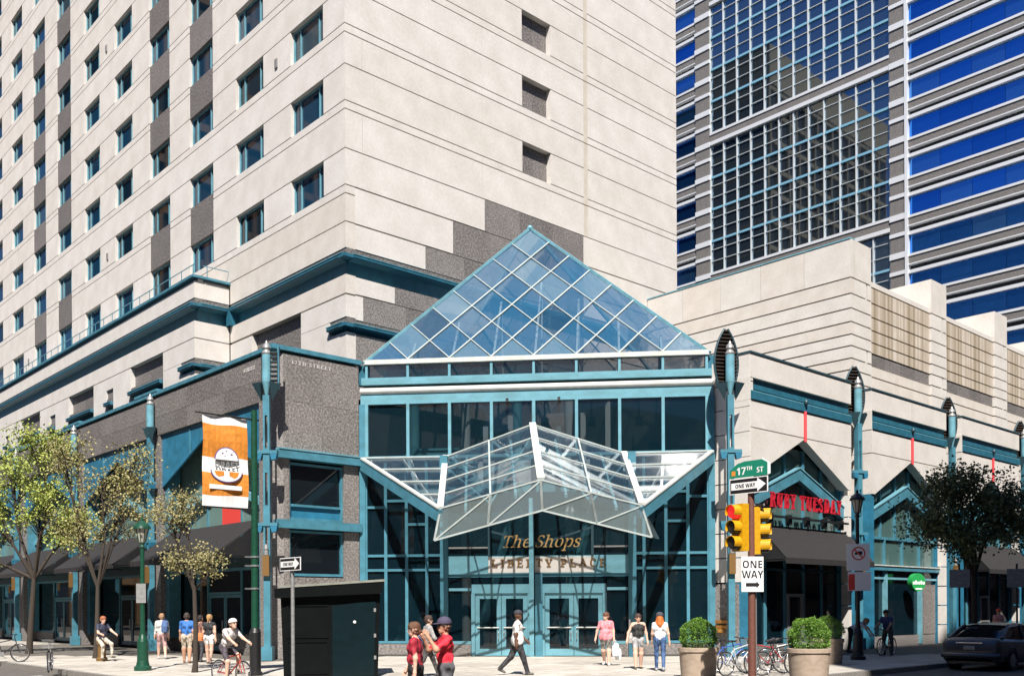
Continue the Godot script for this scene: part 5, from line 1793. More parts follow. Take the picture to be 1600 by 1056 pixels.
func shrub(at: Vector3, r: float, label: String) -> void:
	var t := thing("ball_shrub", label, "shrub", at, rng.randf() * TAU, "clipped shrubs in the planters")
	var s := Shape.new()
	s.tube([Vector3(0, 0, 0), Vector3(0, r * 0.7, 0)], [0.04, 0.03], 6)
	own(t, "stem", s, M.bark)
	s = Shape.new()
	var c := Vector3(0, r * 0.72, 0)
	for i in 7500:
		var d := Vector3(rng.randfn(), rng.randfn(), rng.randfn()).normalized()
		if d.y < -0.75: continue
		var bump := 1.0 + 0.08 * sin(d.x * 7.0 + 1.0 + at.x) * sin(d.z * 6.0) + 0.05 * sin(d.y * 11.0 + at.z) + (0.09 * rng.randf() if rng.randf() < 0.06 else 0.0)
		var p := c + d * r * bump * (1.0 - 0.22 * pow(rng.randf(), 2.0)) * Vector3(1, 0.95, 1)
		var g := rng.randf()
		s.col = Color(0.06 + 0.09 * g, 0.14 + 0.15 * g, 0.016 + 0.012 * g)
		leaf(s, p, d, 0.03 + 0.014 * rng.randf())
	own(t, "crown", s, M.leaf, true)

func leaf(s: Shape, p: Vector3, out: Vector3, size: float) -> void:
	# a small folded blade
	var d := (out + Vector3(rng.randfn(), rng.randfn(), rng.randfn()) * 0.7).normalized()
	var side := d.cross(Vector3(rng.randfn(), rng.randfn(), rng.randfn())).normalized() * size * 0.42
	var tip := p + d * size
	var mid := p + d * size * 0.5 + side.cross(d) * 0.25
	s.tri(p, mid + side, tip)
	s.tri(p, tip, mid - side)

# ---------------------------------------------------------------- bicycles
func ring(s: Shape, c: Vector3, r: float, thick: float, sides := 6, seg := 24) -> void:
	var pts := []
	var rad := []
	for i in seg + 1:
		var a := TAU * i / seg
		pts.append(c + Vector3(cos(a) * r, sin(a) * r, 0))
		rad.append(thick)
	s.tube(pts, rad, sides, false)

func bicycle(label: String, at: Vector3, turn: float, paint: Color, group := "parked bicycles", basket := false) -> Node3D:
	# local x = forwards
	var t := thing("bicycle", label, "bicycle", at, turn, group)
	var key := "bike_%d" % int(paint.to_rgba32())
	if not M.has(key): mat(key, paint, 0.35)
	var P: Material = M[key]
	var r := 0.34
	for x in [-0.52, 0.52]:
		var s := Shape.new()
		ring(s, Vector3(x, r, 0), r - 0.018, 0.018)
		var w := own(t, "wheel", s, M.tyre)
		s = Shape.new()
		ring(s, Vector3(x, r, 0), r - 0.045, 0.012, 5)
		own(w, "rim", s, M.chrome)
		s = Shape.new()
		for i in 14:
			var a := TAU * i / 14
			s.beam(Vector3(x, r, 0.02 if i % 2 else -0.02), Vector3(x + cos(a) * (r - 0.05), r + sin(a) * (r - 0.05), 0), 0.006, 0.006, Vector3(0, 0, 1))
		s.tube([Vector3(x, r, -0.05), Vector3(x, r, 0.05)], [0.025, 0.025], 8)
		own(w, "spokes", s, M.chrome)
	var s := Shape.new()
	var bb := Vector3(-0.08, 0.29, 0)
	var st := Vector3(-0.22, 0.78, 0)
	var hd := Vector3(0.36, 0.84, 0)
	var hb := Vector3(0.4, 0.68, 0)
	for q in [[bb, st], [st + Vector3(0.02, -0.06, 0), hd], [bb, hb], [hd, hb]]:
		s.tube([q[0], q[1]], [0.018, 0.018], 8)
	for z in [-0.05, 0.05]:
		s.tube([Vector3(-0.52, r, z), bb + Vector3(0, 0, z * 0.6)], [0.011, 0.011], 6)
		s.tube([Vector3(-0.52, r, z), st + Vector3(0.02, -0.06, z * 0.4)], [0.01, 0.01], 6)
	own(t, "frame", s, P)
	s = Shape.new()
	for z in [-0.05, 0.05]:
		s.tube([Vector3(0.52, r, z), Vector3(0.43, 0.6, z), hb], [0.012, 0.014, 0.016], 6)
	own(t, "fork", s, P)
	s = Shape.new()
	s.tube([hd, hd + Vector3(-0.03, 0.12, 0), hd + Vector3(0.04, 0.16, 0)], [0.014, 0.014, 0.014], 8)
	s.tube([Vector3(0.3, 1.02, -0.27), Vector3(0.39, 1.0, -0.12), Vector3(0.4, 1.0, 0.12), Vector3(0.3, 1.02, 0.27)], [0.015, 0.013, 0.013, 0.015], 8)
	own(t, "handlebar", s, M.black)
	s = Shape.new()
	s.tube([st, st + Vector3(-0.04, 0.14, 0)], [0.014, 0.014], 8)
	s.ball(Vector3(-0.32, 0.95, 0), Vector3(0.1, 0.035, 0.075), 6, 10)
	s.ball(Vector3(-0.2, 0.95, 0), Vector3(0.12, 0.025, 0.03), 6, 10)
	own(t, "saddle", s, M.black)
	s = Shape.new()
	s.tube([bb + Vector3(0, 0, 0.06), bb + Vector3(0, 0, 0.066)], [0.09, 0.09], 16)
	s.beam(bb + Vector3(0, 0, 0.08), bb + Vector3(0.12, -0.12, 0.08), 0.02, 0.02)
	s.beam(bb + Vector3(0, 0, -0.08), bb + Vector3(-0.12, 0.12, -0.08), 0.02, 0.02)
	s.box(bb.x + 0.07, bb.x + 0.17, bb.y - 0.135, bb.y - 0.11, 0.08, 0.17)
	s.box(bb.x - 0.17, bb.x - 0.07, bb.y + 0.11, bb.y + 0.135, -0.17, -0.08)
	own(t, "crankset", s, M.grey_metal)
	if basket:
		s = Shape.new()
		for i in 6:
			s.box(0.45, 0.75, 0.78 + 0.04 * i, 0.79 + 0.04 * i, -0.16, -0.15); s.box(0.45, 0.75, 0.78 + 0.04 * i, 0.79 + 0.04 * i, 0.15, 0.16)
			s.box(0.74, 0.75, 0.78 + 0.04 * i, 0.79 + 0.04 * i, -0.15, 0.15)
		s.box(0.45, 0.75, 0.76, 0.775, -0.16, 0.16)
		own(t, "basket", s, M.grey_metal)
	return t

func build_bicycles() -> void:
	var along := -YAW + 0.25
	bicycle("blue parked bicycle beside the planter nearest the entrance", spot(1139, 27.6), along, lin(0.03, 0.09, 0.35), "parked bicycles", true)
	bicycle("silver parked bicycle leaning before the blue one", spot(1155, 26.6), along + 0.35, lin(0.45, 0.46, 0.48))
	bicycle("dark red parked bicycle right of the signal pole", spot(1196, 27.4), along + PI - 0.2, lin(0.3, 0.03, 0.03))
	bicycle("black parked bicycle between signal pole and planter", spot(1216, 26.6), along + 0.1, lin(0.02, 0.02, 0.022))
	bicycle("white parked bicycle touching the second planter", spot(1226, 28.4), along - 0.3, lin(0.55, 0.56, 0.55), "parked bicycles", true)
	bicycle("black bicycle under a person in dark blue at shopfront", spot(1386, 37.0), heading(-0.7, 0.7) - PI / 2, lin(0.02, 0.02, 0.02), "ridden bicycles")
	bicycle("dark bicycle at the far left kerb end", spot(6, 35.4), -YAW + 0.2, lin(0.03, 0.03, 0.035), "left street bicycles")
	bicycle("grey bicycle parked facing the street near left kerb", spot(77, 29.8), heading(0.35, 0.93) - PI / 2, lin(0.2, 0.2, 0.19), "left street bicycles", true)

# ---------------------------------------------------------------- parked car
func loft(s: Shape, rows: Array) -> void:
	var nr := rows.size()
	var nc: int = rows[0].size()
	var nm := []
	for i in nr:
		var l := []
		for k in nc:
			var du: Vector3 = rows[mini(i + 1, nr - 1)][k] - rows[maxi(i - 1, 0)][k]
			var dv: Vector3 = rows[i][mini(k + 1, nc - 1)] - rows[i][maxi(k - 1, 0)]
			l.append(dv.cross(du).normalized())
		nm.append(l)
	for i in nr - 1:
		for k in nc - 1:
			s.quadn(rows[i][k], rows[i][k + 1], rows[i + 1][k + 1], rows[i + 1][k], nm[i][k], nm[i][k + 1], nm[i + 1][k + 1], nm[i + 1][k])

func car_rows(st: Array, shape: Array) -> Array:
	# stations: [x, bottom, top, half width]; shape: [share of width, share of height] from one side over the top to the other
	var rows := []
	for q in st:
		var r := []
		for p in shape:
			r.append(Vector3(q[0], lerpf(q[1], q[2], p[1]), q[3] * p[0]))
		rows.append(r)
	return rows

func build_car() -> void:
	# local x = forwards (away along the right street), local z = its right side
	var t := thing("parked_car", "black four door saloon car parked at the right kerb", "car", Vector3(33.15, -0.14, -12.55))
	var sh := []
	for p in [[-0.86, 0.0], [-0.97, 0.12], [-1.0, 0.35], [-1.0, 0.6], [-0.97, 0.85], [-0.9, 0.96], [-0.75, 1.0], [0.0, 1.03], [0.75, 1.0], [0.9, 0.96], [0.97, 0.85], [1.0, 0.6], [1.0, 0.35], [0.97, 0.12], [0.86, 0.0]]:
		sh.append(p)
	var s := Shape.new()
	var st := [[-2.42, 0.42, 0.62, 0.72], [-2.4, 0.3, 0.84, 0.8], [-2.33, 0.26, 0.98, 0.86], [-2.2, 0.24, 1.02, 0.89], [-1.6, 0.22, 1.01, 0.91], [-0.6, 0.22, 0.98, 0.92], [0.6, 0.22, 0.96, 0.92], [1.3, 0.22, 0.92, 0.91], [2.0, 0.24, 0.8, 0.87], [2.32, 0.28, 0.68, 0.8], [2.42, 0.36, 0.56, 0.7]]
	loft(s, car_rows(st, sh))
	# closed ends and floor
	for e in [0, st.size() - 1]:
		var row: Array = car_rows([st[e]], sh)[0]
		for k in range(1, row.size() - 1):
			if e == 0: s.tri(row[0], row[k + 1], row[k])
			else: s.tri(row[0], row[k], row[k + 1])
	s.box(-2.3, 2.3, 0.2, 0.3, -0.75, 0.75)
	var body := own(t, "body", s, M.car_paint)
	# greenhouse: glass below, roof skin on top
	var gh := [[-0.96, 0.0], [-0.9, 0.35], [-0.83, 0.8], [-0.74, 0.93], [-0.5, 0.99], [0.0, 1.0], [0.5, 0.99], [0.74, 0.93], [0.83, 0.8], [0.9, 0.35], [0.96, 0.0]]
	var gs := [[-1.98, 0.97, 1.01, 0.8], [-1.6, 0.97, 1.2, 0.82], [-1.15, 0.97, 1.39, 0.84], [-0.8, 0.97, 1.43, 0.85], [-0.1, 0.96, 1.45, 0.86], [0.5, 0.95, 1.42, 0.86], [0.95, 0.94, 1.22, 0.85], [1.35, 0.92, 0.95, 0.82]]
	s = Shape.new()
	loft(s, car_rows(gs, gh))
	own(t, "windows", s, M.shop_glass)
	s = Shape.new()
	var rf := [[-0.84, 0.84], [-0.76, 0.96], [-0.5, 1.02], [0.0, 1.035], [0.5, 1.02], [0.76, 0.96], [0.84, 0.84]]
	loft(s, car_rows([[-1.15, 0.97, 1.4, 0.85], [-0.8, 0.97, 1.44, 0.86], [-0.1, 0.96, 1.46, 0.87], [0.45, 0.95, 1.43, 0.87]], rf))
	own(t, "roof", s, M.car_paint)
	for z in [-1.0, 1.0]:
		s = Shape.new()
		s.tube([Vector3(-1.95, 1.0, z * 0.79), Vector3(-1.55, 1.2, z * 0.735), Vector3(-1.12, 1.4, z * 0.66)], [0.06, 0.06, 0.05], 6)
		s.tube([Vector3(1.3, 0.96, z * 0.8), Vector3(0.9, 1.23, z * 0.71), Vector3(0.45, 1.42, z * 0.66)], [0.035, 0.035, 0.035], 6)
		s.tube([Vector3(-0.35, 0.98, z * 0.86), Vector3(-0.32, 1.42, z * 0.7)], [0.035, 0.03], 6)
		own(t, "pillar", s, M.car_paint)
		s = Shape.new()
		s.ball(Vector3(0.82, 1.02, z * 0.98), Vector3(0.08, 0.07, 0.11), 6, 10)
		own(t, "mirror", s, M.car_paint)
		for x in [-0.62, 0.28]:
			s = Shape.new()
			s.box(x - 0.09, x + 0.09, 0.82, 0.85, z * 0.925 - 0.012, z * 0.925 + 0.012)
			own(t, "door_handle", s, M.chrome)
		s = Shape.new()
		for x in [-1.2, -0.33, 0.85]:
			s.box(x - 0.006, x + 0.006, 0.32, 0.93, z * 0.921 - 0.004, z * 0.921 + 0.004)
		own(t, "door_seam", s, M.black)
	for x in [-1.45, 1.45]:
		for z in [-1.0, 1.0]:
			s = Shape.new()
			s.tube([Vector3(x, 0.32, z * 0.7), Vector3(x, 0.32, z * 0.91), Vector3(x, 0.32, z * 0.93)], [0.32, 0.32, 0.29], 24)
			var w := own(t, "wheel", s, M.tyre)
			s = Shape.new()
			s.tube([Vector3(x, 0.32, z * 0.925), Vector3(x, 0.32, z * 0.935)], [0.21, 0.2], 20)
			for k in 6:
				var a := TAU * k / 6
				s.beam(Vector3(x, 0.32, z * 0.94), Vector3(x + cos(a) * 0.2, 0.32 + sin(a) * 0.2, z * 0.94), 0.05, 0.02, Vector3(0, 0, 1))
			own(w, "rim", s, M.grey_metal)
			s = Shape.new()
			ring(s, Vector3(x, 0.34, z * 0.905), 0.38, 0.03, 6, 20)
			own(t, "wheel_arch", s, M.black)
	for z in [-1.0, 1.0]:
		s = Shape.new()
		s.ball(Vector3(-2.31, 0.8, z * 0.68), Vector3(0.09, 0.1, 0.17), 8, 12)
		own(t, "tail_lamp", s, M.tail_lamp)
		s = Shape.new()
		s.ball(Vector3(2.24, 0.62, z * 0.62), Vector3(0.12, 0.08, 0.18), 8, 12)
		own(t, "headlight", s, M.lamp_lens)
	s = Shape.new()
	s.box(-2.43, -2.39, 0.66, 0.78, -0.17, 0.17)
	own(t, "number_plate", s, M.galvanised)
	s = Shape.new()
	s.tube([Vector3(-2.3, 0.48, -0.86), Vector3(-2.45, 0.48, -0.6), Vector3(-2.47, 0.48, 0.0), Vector3(-2.45, 0.48, 0.6), Vector3(-2.3, 0.48, 0.86)], [0.09, 0.1, 0.1, 0.1, 0.09], 8)
	own(t, "bumper", s, M.car_paint)
	s = Shape.new()
	s.box(-2.42, -2.38, 0.86, 0.89, -0.4, 0.4)
	own(t, "trim_strip", s, M.chrome)

# ---------------------------------------------------------------- trees
func tree(label: String, at: Vector3, trunk_h: float, trunk_r: float, lean: Vector3, lobes: Array, twigs: int, leaves: int, leaf_size: float, tone_a: Color, tone_b: Color, fork := false) -> void:
	# lobes: [centre offset from the base, radii]
	var t := thing("street_tree", label, "tree", at, 0.0, "street trees")
	var s := Shape.new()
	var top := Vector3(0, trunk_h, 0) + lean
	s.tube([Vector3(0, -0.05, 0), Vector3(0.02, 0.25, 0.01), Vector3(0.03, trunk_h * 0.5, 0.02) + lean * 0.35, top], [trunk_r * 1.35, trunk_r, trunk_r * 0.86, trunk_r * 0.68], 10)
	own(t, "trunk", s, M.bark)
	s = Shape.new()
	var tips := []
	for lobe in lobes:
		var c: Vector3 = lobe[0]
		var rad: Vector3 = lobe[1]
		# one limb into each lobe, twigs off it
		var elbow := top.lerp(c, 0.45) + Vector3(rng.randfn(), 0.6, rng.randfn()) * 0.15
		s.tube([top - Vector3(0, 0.15, 0), elbow, c], [trunk_r * 0.62, trunk_r * 0.42, trunk_r * 0.2], 7)
		for i in twigs:
			var d := Vector3(rng.randfn(), rng.randfn(), rng.randfn()).normalized() * pow(rng.randf(), 0.4)
			var tip := c + d * rad
			var root := elbow.lerp(c, rng.randf())
			var mid := root.lerp(tip, 0.5) + Vector3(rng.randfn(), rng.randfn() + 0.5, rng.randfn()) * 0.12
			s.tube([root, mid, tip], [trunk_r * 0.2, trunk_r * 0.11, 0.008], 5, false)
			tips.append(tip); tips.append(mid.lerp(tip, 0.5))
	own(t, "limbs", s, M.bark)
	s = Shape.new()
	for i in leaves:
		var p: Vector3 = tips[rng.randi() % tips.size()]
		var off := Vector3(rng.randfn(), rng.randfn() * 0.8, rng.randfn()) * leaf_size * 2.1
		var g := rng.randf()
		s.col = tone_a.lerp(tone_b, g)
		leaf(s, p + off, (off + Vector3(0, -0.1, 0)).normalized(), leaf_size * (0.7 + 0.6 * rng.randf()))
	var crown := own(t, "crown", s, M.leaf, true)

func build_trees() -> void:
	var ya := Color(0.17, 0.23, 0.035)
	var yb := Color(0.42, 0.46, 0.1)
	tree("tall street tree with thin yellow green leaves at the left picture edge", spot(44, 42.5), 3.4, 0.135, Vector3(0.2, 0, 0.1),
		[[Vector3(-1.3, 5.9, -0.6), Vector3(1.5, 1.3, 1.5)], [Vector3(0.6, 6.6, 0.9), Vector3(1.6, 1.3, 1.5)], [Vector3(1.5, 5.3, 1.4), Vector3(1.2, 0.9, 1.2)], [Vector3(-0.6, 7.9, 0.0), Vector3(1.5, 1.3, 1.4)], [Vector3(-2.2, 4.6, -1.6), Vector3(1.2, 1.1, 1.2)], [Vector3(0.5, 9.2, 0.6), Vector3(1.5, 0.9, 1.4)]], 24, 12500, 0.1, ya, yb)
	tree("sparse street tree behind the seated man, bare twigs at top", spot(148, 38.0), 2.9, 0.1, Vector3(0.1, 0, 0),
		[[Vector3(-0.6, 5.0, -0.4), Vector3(1.2, 0.9, 1.2)], [Vector3(0.9, 5.7, 0.7), Vector3(1.2, 1.0, 1.2)], [Vector3(0.2, 6.9, 0.1), Vector3(1.4, 1.1, 1.3)], [Vector3(1.2, 7.7, 0.9), Vector3(1.0, 0.7, 1.0)], [Vector3(-0.9, 8.0, -0.8), Vector3(1.2, 0.9, 1.2)]], 19, 5600, 0.09, Color(0.17, 0.17, 0.05), Color(0.34, 0.29, 0.12))
	tree("small young tree with tan green leaves before the left shopfront", spot(303, 29.2), 2.6, 0.08, Vector3(0, 0, 0),
		[[Vector3(-0.25, 3.5, -0.2), Vector3(0.75, 0.5, 0.75)], [Vector3(0.35, 3.3, 0.35), Vector3(0.6, 0.45, 0.6)], [Vector3(-0.5, 4.6, -0.5), Vector3(0.75, 0.5, 0.75)], [Vector3(-0.3, 5.2, -0.3), Vector3(0.6, 0.35, 0.6)]], 14, 3400, 0.07, Color(0.18, 0.18, 0.06), Color(0.33, 0.28, 0.13))
	tree("dense dark green street tree standing behind the black car", spot(1522, 35.0), 3.0, 0.12, Vector3(0, 0, 0),
		[[Vector3(-1.5, 5.0, -0.9), Vector3(1.3, 1.2, 1.3)], [Vector3(0.1, 5.9, 0.1), Vector3(1.4, 1.1, 1.4)], [Vector3(1.1, 5.2, 0.9), Vector3(1.3, 1.2, 1.3)], [Vector3(-0.3, 4.4, -0.2), Vector3(1.5, 0.8, 1.5)], [Vector3(-0.8, 6.3, -0.5), Vector3(1.1, 0.7, 1.1)]], 30, 13000, 0.105, Color(0.04, 0.065, 0.022), Color(0.13, 0.16, 0.06))
	tree("leafy green street tree cut by the right picture edge", spot(1668, 41.0), 3.1, 0.14, Vector3(0, 0, 0),
		[[Vector3(-1.3, 5.2, -0.9), Vector3(1.5, 1.3, 1.5)], [Vector3(0.3, 6.3, 0.3), Vector3(1.6, 1.3, 1.6)], [Vector3(1.2, 5.0, 1.4), Vector3(1.6, 1.2, 1.6)], [Vector3(0.2, 4.6, 0.8), Vector3(1.7, 1.0, 1.7)]], 28, 12000, 0.1, Color(0.03, 0.055, 0.015), Color(0.1, 0.14, 0.035))

# ---------------------------------------------------------------- people
class Field:
	# smooth union of tapered capsules, meshed as surface nets
	var cell: float
	var lo: Vector3
	var n: Vector3i
	var f := PackedFloat32Array()
	var best := PackedFloat32Array()
	var cid := PackedInt32Array()
	func _init(bones: Array, size: float, k: float) -> void:
		cell = size
		var a := Vector3(1e9, 1e9, 1e9)
		var b := -a
		for q in bones:
			var r := Vector3.ONE * (maxf(q[2], q[3]) + k + size * 2)
			a = a.min(q[0] - r).min(q[1] - r)
			b = b.max(q[0] + r).max(q[1] + r)
		lo = a
		n = Vector3i(((b - a) / size).ceil()) + Vector3i.ONE
		var total := n.x * n.y * n.z
		f.resize(total); f.fill(1.0)
		best.resize(total); best.fill(1.0)
		cid.resize(total)
		for q in bones: splat(q, k)
	func splat(q: Array, k: float) -> void:
		var a: Vector3 = q[0]
		var b: Vector3 = q[1]
		var ra: float = q[2]
		var rb: float = q[3]
		var ca: int = q[4]
		var cb: int = q[5]
		var split: float = q[6]
		var m := maxf(ra, rb) + k + cell * 1.5
		var i0 := Vector3i(((a.min(b) - Vector3.ONE * m - lo) / cell).floor()).clamp(Vector3i.ZERO, n - Vector3i.ONE)
		var i1 := Vector3i(((a.max(b) + Vector3.ONE * m - lo) / cell).ceil()).clamp(Vector3i.ZERO, n - Vector3i.ONE)
		var ab := b - a
		var inv := 1.0 / maxf(ab.length_squared(), 1e-8)
		for z in range(i0.z, i1.z + 1):
			for y in range(i0.y, i1.y + 1):
				var base := (z * n.y + y) * n.x
				for x in range(i0.x, i1.x + 1):
					var p := lo + Vector3(x, y, z) * cell - a
					var t := clampf(p.dot(ab) * inv, 0.0, 1.0)
					var d := (p - ab * t).length() - (ra + (rb - ra) * t)
					var i := base + x
					if d < best[i]:
						best[i] = d
						cid[i] = ca if t < split else cb
					var o := f[i]
					var h := maxf(k - absf(o - d), 0.0) / k
					f[i] = minf(o, d) - h * h * k * 0.25
	func emit(s: Shape, palette: Array) -> void:
		var ids := PackedInt32Array()
		ids.resize(n.x * n.y * n.z)
		ids.fill(-1)
		var pos := PackedVector3Array()
		var nor := PackedVector3Array()
		var cols := PackedColorArray()
		var sx := 1
		var sy := n.x
		var sz := n.x * n.y
		for z in n.z - 1:
			for y in n.y - 1:
				var base := (z * n.y + y) * n.x
				for x in n.x - 1:
					var i := base + x
					var v0 := f[i]
					if v0 > cell * 3.0: continue
					var c := [v0, f[i + sx], f[i + sy], f[i + sx + sy], f[i + sz], f[i + sx + sz], f[i + sy + sz], f[i + sx + sy + sz]]
					var inside := 0
					for q in 8:
						if c[q] < 0.0: inside += 1
					if inside == 0 or inside == 8: continue
					var sum := Vector3.ZERO
					var cnt := 0
					for e in [[0, 1], [2, 3], [4, 5], [6, 7], [0, 2], [1, 3], [4, 6], [5, 7], [0, 4], [1, 5], [2, 6], [3, 7]]:
						var va: float = c[e[0]]
						var vb: float = c[e[1]]
						if (va < 0.0) != (vb < 0.0):
							var t := va / (va - vb)
							var pa := Vector3(e[0] & 1, (e[0] >> 1) & 1, e[0] >> 2)
							var pb := Vector3(e[1] & 1, (e[1] >> 1) & 1, e[1] >> 2)
							sum += pa.lerp(pb, t)
							cnt += 1
					ids[i] = pos.size()
					pos.append(lo + (Vector3(x, y, z) + sum / cnt) * cell)
					nor.append(Vector3(c[1] + c[3] + c[5] + c[7] - c[0] - c[2] - c[4] - c[6], c[2] + c[3] + c[6] + c[7] - c[0] - c[1] - c[4] - c[5], c[4] + c[5] + c[6] + c[7] - c[0] - c[1] - c[2] - c[3]).normalized())
					var bd := 1e9
					var bc := 0
					for q in 8:
						var j := i + (q & 1) * sx + ((q >> 1) & 1) * sy + (q >> 2) * sz
						if absf(best[j]) < bd:
							bd = absf(best[j])
							bc = cid[j]
					cols.append(palette[bc])
		for z in range(1, n.z - 1):
			for y in range(1, n.y - 1):
				for x in range(1, n.x - 1):
					var i := (z * n.y + y) * n.x + x
					var v0 := f[i]
					if absf(v0) > cell * 2.0: continue
					for ax in 3:
						var st: int = [sx, sy, sz][ax]
						var v1 := f[i + st]
						if (v0 < 0.0) == (v1 < 0.0): continue
						var u: int = [sy, sz, sx][ax]
						var w: int = [sz, sx, sy][ax]
						var q := [ids[i], ids[i - u], ids[i - u - w], ids[i - w]]
						if q[0] < 0 or q[1] < 0 or q[2] < 0 or q[3] < 0: continue
						if v0 >= 0.0: q.reverse()
						for t in [[0, 1, 2], [0, 2, 3]]:
							for k in [t[0], t[2], t[1]]:
								s.v.append(pos[q[k]]); s.n.append(nor[q[k]]); s.c.append(cols[q[k]])

const SKIN := 0
const SHIRT := 1
const PANTS := 2
const SHOE := 3
const HAIR := 4
const EYE_C := 5
const LIP := 6
const WHITE_C := 7

func person(label: String, at: Vector3, turn: float, o: Dictionary) -> MeshInstance3D:
	var k: float = o.get("height", 1.72) / 1.75
	var bulk: float = o.get("bulk", 1.0)
	var skin: Color = o.get("skin", Color(0.5, 0.3, 0.22))
	var pal := [skin, o.shirt, o.pants, o.get("shoe", Color(0.05, 0.05, 0.05)), o.get("hair", Color(0.05, 0.03, 0.02)), Color(0.03, 0.02, 0.02), skin * Color(0.8, 0.45, 0.45), Color(0.75, 0.75, 0.75)]
	var lean: float = deg_to_rad(o.get("lean", 2.0))
	var pel := Vector3(0, 0.94, 0)
	var B := Basis(Vector3.RIGHT, lean)
	var bones := []
	var sleeve: float = o.get("sleeve", 0.55)
	var leg_len: float = o.get("trouser", 2.0)   # in limb lengths: 1 = knee, 2 = ankle
	var tw := 0.012
	var at_t := func(p: Vector3) -> Vector3: return pel + B * p
	var W := bulk
	# trunk
	var hipbar := 0.085 * (0.5 + 0.5 * W)
	bones.append([at_t.call(Vector3(-hipbar, 0.0, 0)), at_t.call(Vector3(hipbar, 0.0, 0)), 0.115 * W, 0.115 * W, PANTS, PANTS, 0.5])
	bones.append([at_t.call(Vector3(-0.06, 0.17, 0.01)), at_t.call(Vector3(0.06, 0.17, 0.01)), 0.108 * W + tw, 0.108 * W + tw, SHIRT, SHIRT, 0.5])
	bones.append([at_t.call(Vector3(-0.09, 0.36, 0.0)), at_t.call(Vector3(0.09, 0.36, 0.0)), 0.112 * (0.6 + 0.4 * W) + tw, 0.112 * (0.6 + 0.4 * W) + tw, SHIRT, SHIRT, 0.5])
	bones.append([at_t.call(Vector3(-0.15, 0.47, -0.01)), at_t.call(Vector3(0.15, 0.47, -0.01)), 0.066 + tw, 0.066 + tw, SHIRT if not o.get("tank", false) else SKIN, SHIRT if not o.get("tank", false) else SKIN, 0.5])
	bones.append([at_t.call(Vector3(0, 0.06, 0)), at_t.call(Vector3(0, 0.4, 0)), 0.1 * W + tw, 0.11 + tw, SHIRT, SHIRT, 0.5])
	if o.get("hang", 0.0) > 0.0:
		bones.append([at_t.call(Vector3(-hipbar, 0.02, 0.0)), at_t.call(Vector3(hipbar, 0.02, 0.0)), 0.125 * W + tw, 0.125 * W + tw, SHIRT, SHIRT, 0.5])
	var neck: Vector3 = at_t.call(Vector3(0, 0.53, -0.01))
	bones.append([at_t.call(Vector3(0, 0.48, -0.01)), neck + B * Vector3(0, 0.06, 0.01), 0.058, 0.05, SKIN, SKIN, 0.5])
	# legs
	var foot_low := 1e9
	var legs: Array = o.get("legs", [[4.0, 2.0, 0.0], [-6.0, 3.0, 0.0]])
	for i in 2:
		var sd := 1.0 if i == 0 else -1.0
		var lp: Array = legs[i]
		var tp := deg_to_rad(lp[0])
		var cp := deg_to_rad(lp[0] - lp[1])
		var hip := pel + Vector3(sd * 0.095, -0.03, 0)
		var knee := hip + Vector3(sd * 0.01 + sd * deg_to_rad(lp[2]) * 0.42, -cos(tp) * 0.43, sin(tp) * 0.43)
		var ank := knee + Vector3(0, -cos(cp) * 0.42, sin(cp) * 0.42)
		var fd := Vector3(sd * 0.15, -0.05 - sin(maxf(-cp - 0.25, 0)) * 1.2, 1).normalized()
		var toe := ank + Vector3(0, -0.035, 0) + fd * 0.15
		var cl := clampf(leg_len, 0, 1)
		var cl2 := clampf(leg_len - 1.0, 0, 1)
		var loose: float = o.get("loose", 0.008)
		bones.append([hip, knee, 0.088 * (0.5 + 0.5 * W) + loose, 0.06 + loose * (1.0 if leg_len >= 1.0 else 0.0), PANTS, SKIN, 2.0 if cl >= 1 else cl])
		bones.append([knee, ank, 0.058 + loose, 0.04 + loose * cl2, PANTS, SKIN, 2.0 if cl2 >= 1 else cl2])
		bones.append([ank + Vector3(0, -0.03, -0.035), toe, 0.045, 0.034, SHOE, SHOE, 0.5])
		foot_low = minf(foot_low, minf(ank.y - 0.075, toe.y - 0.034))
	# arms: pitch forwards, outwards, elbow bend, inward turn of the forearm
	var arms: Array = o.get("arms", [[8.0, 8.0, 12.0, 0.0], [-8.0, 8.0, 12.0, 0.0]])
	var hands := []
	for i in 2:
		var sd := 1.0 if i == 0 else -1.0
		var ap: Array = arms[i]
		var sh: Vector3 = at_t.call(Vector3(sd * (0.185 * (0.7 + 0.3 * W)), 0.465, -0.01))
		var p := deg_to_rad(ap[0])
		var ou := deg_to_rad(ap[1])
		var ud := Vector3(sd * sin(ou), -cos(p) * cos(ou), sin(p) * cos(ou))
		var el := sh + ud * 0.29
		var q := p + deg_to_rad(ap[2])
		var iw := deg_to_rad(ap[3])
		var fd := Vector3(sd * sin(ou * 0.5 - iw), -cos(q), sin(q)).normalized()
		var wr := el + fd * 0.25
		var s1 := clampf(sleeve, 0, 1)
		var s2 := clampf(sleeve - 1.0, 0, 1)
		bones.append([sh, el, 0.053 + tw * (1.0 if sleeve > 0 else 0.0), 0.043 + tw * (1.0 if sleeve > 0.8 else 0.0), SHIRT, SKIN, 2.0 if s1 >= 1 else (s1 if s1 > 0 else -1.0)])
		bones.append([el, wr, 0.042 + tw * s2, 0.03 + tw * s2, SHIRT, SKIN, 2.0 if s2 >= 1 else (s2 if s2 > 0 else -1.0)])
		bones.append([wr, wr + fd * 0.07, 0.03, 0.036, SKIN, SKIN, 0.5])
		hands.append([wr + fd * 0.07, fd, sd])
	var s := Shape.new()
	Field.new(bones, 0.023, 0.035).emit(s, pal)
	# head on a finer grid
	var hb := Basis(Vector3.UP, deg_to_rad(o.get("look", 0.0))) * Basis(Vector3.RIGHT, deg_to_rad(o.get("nod", 0.0)))
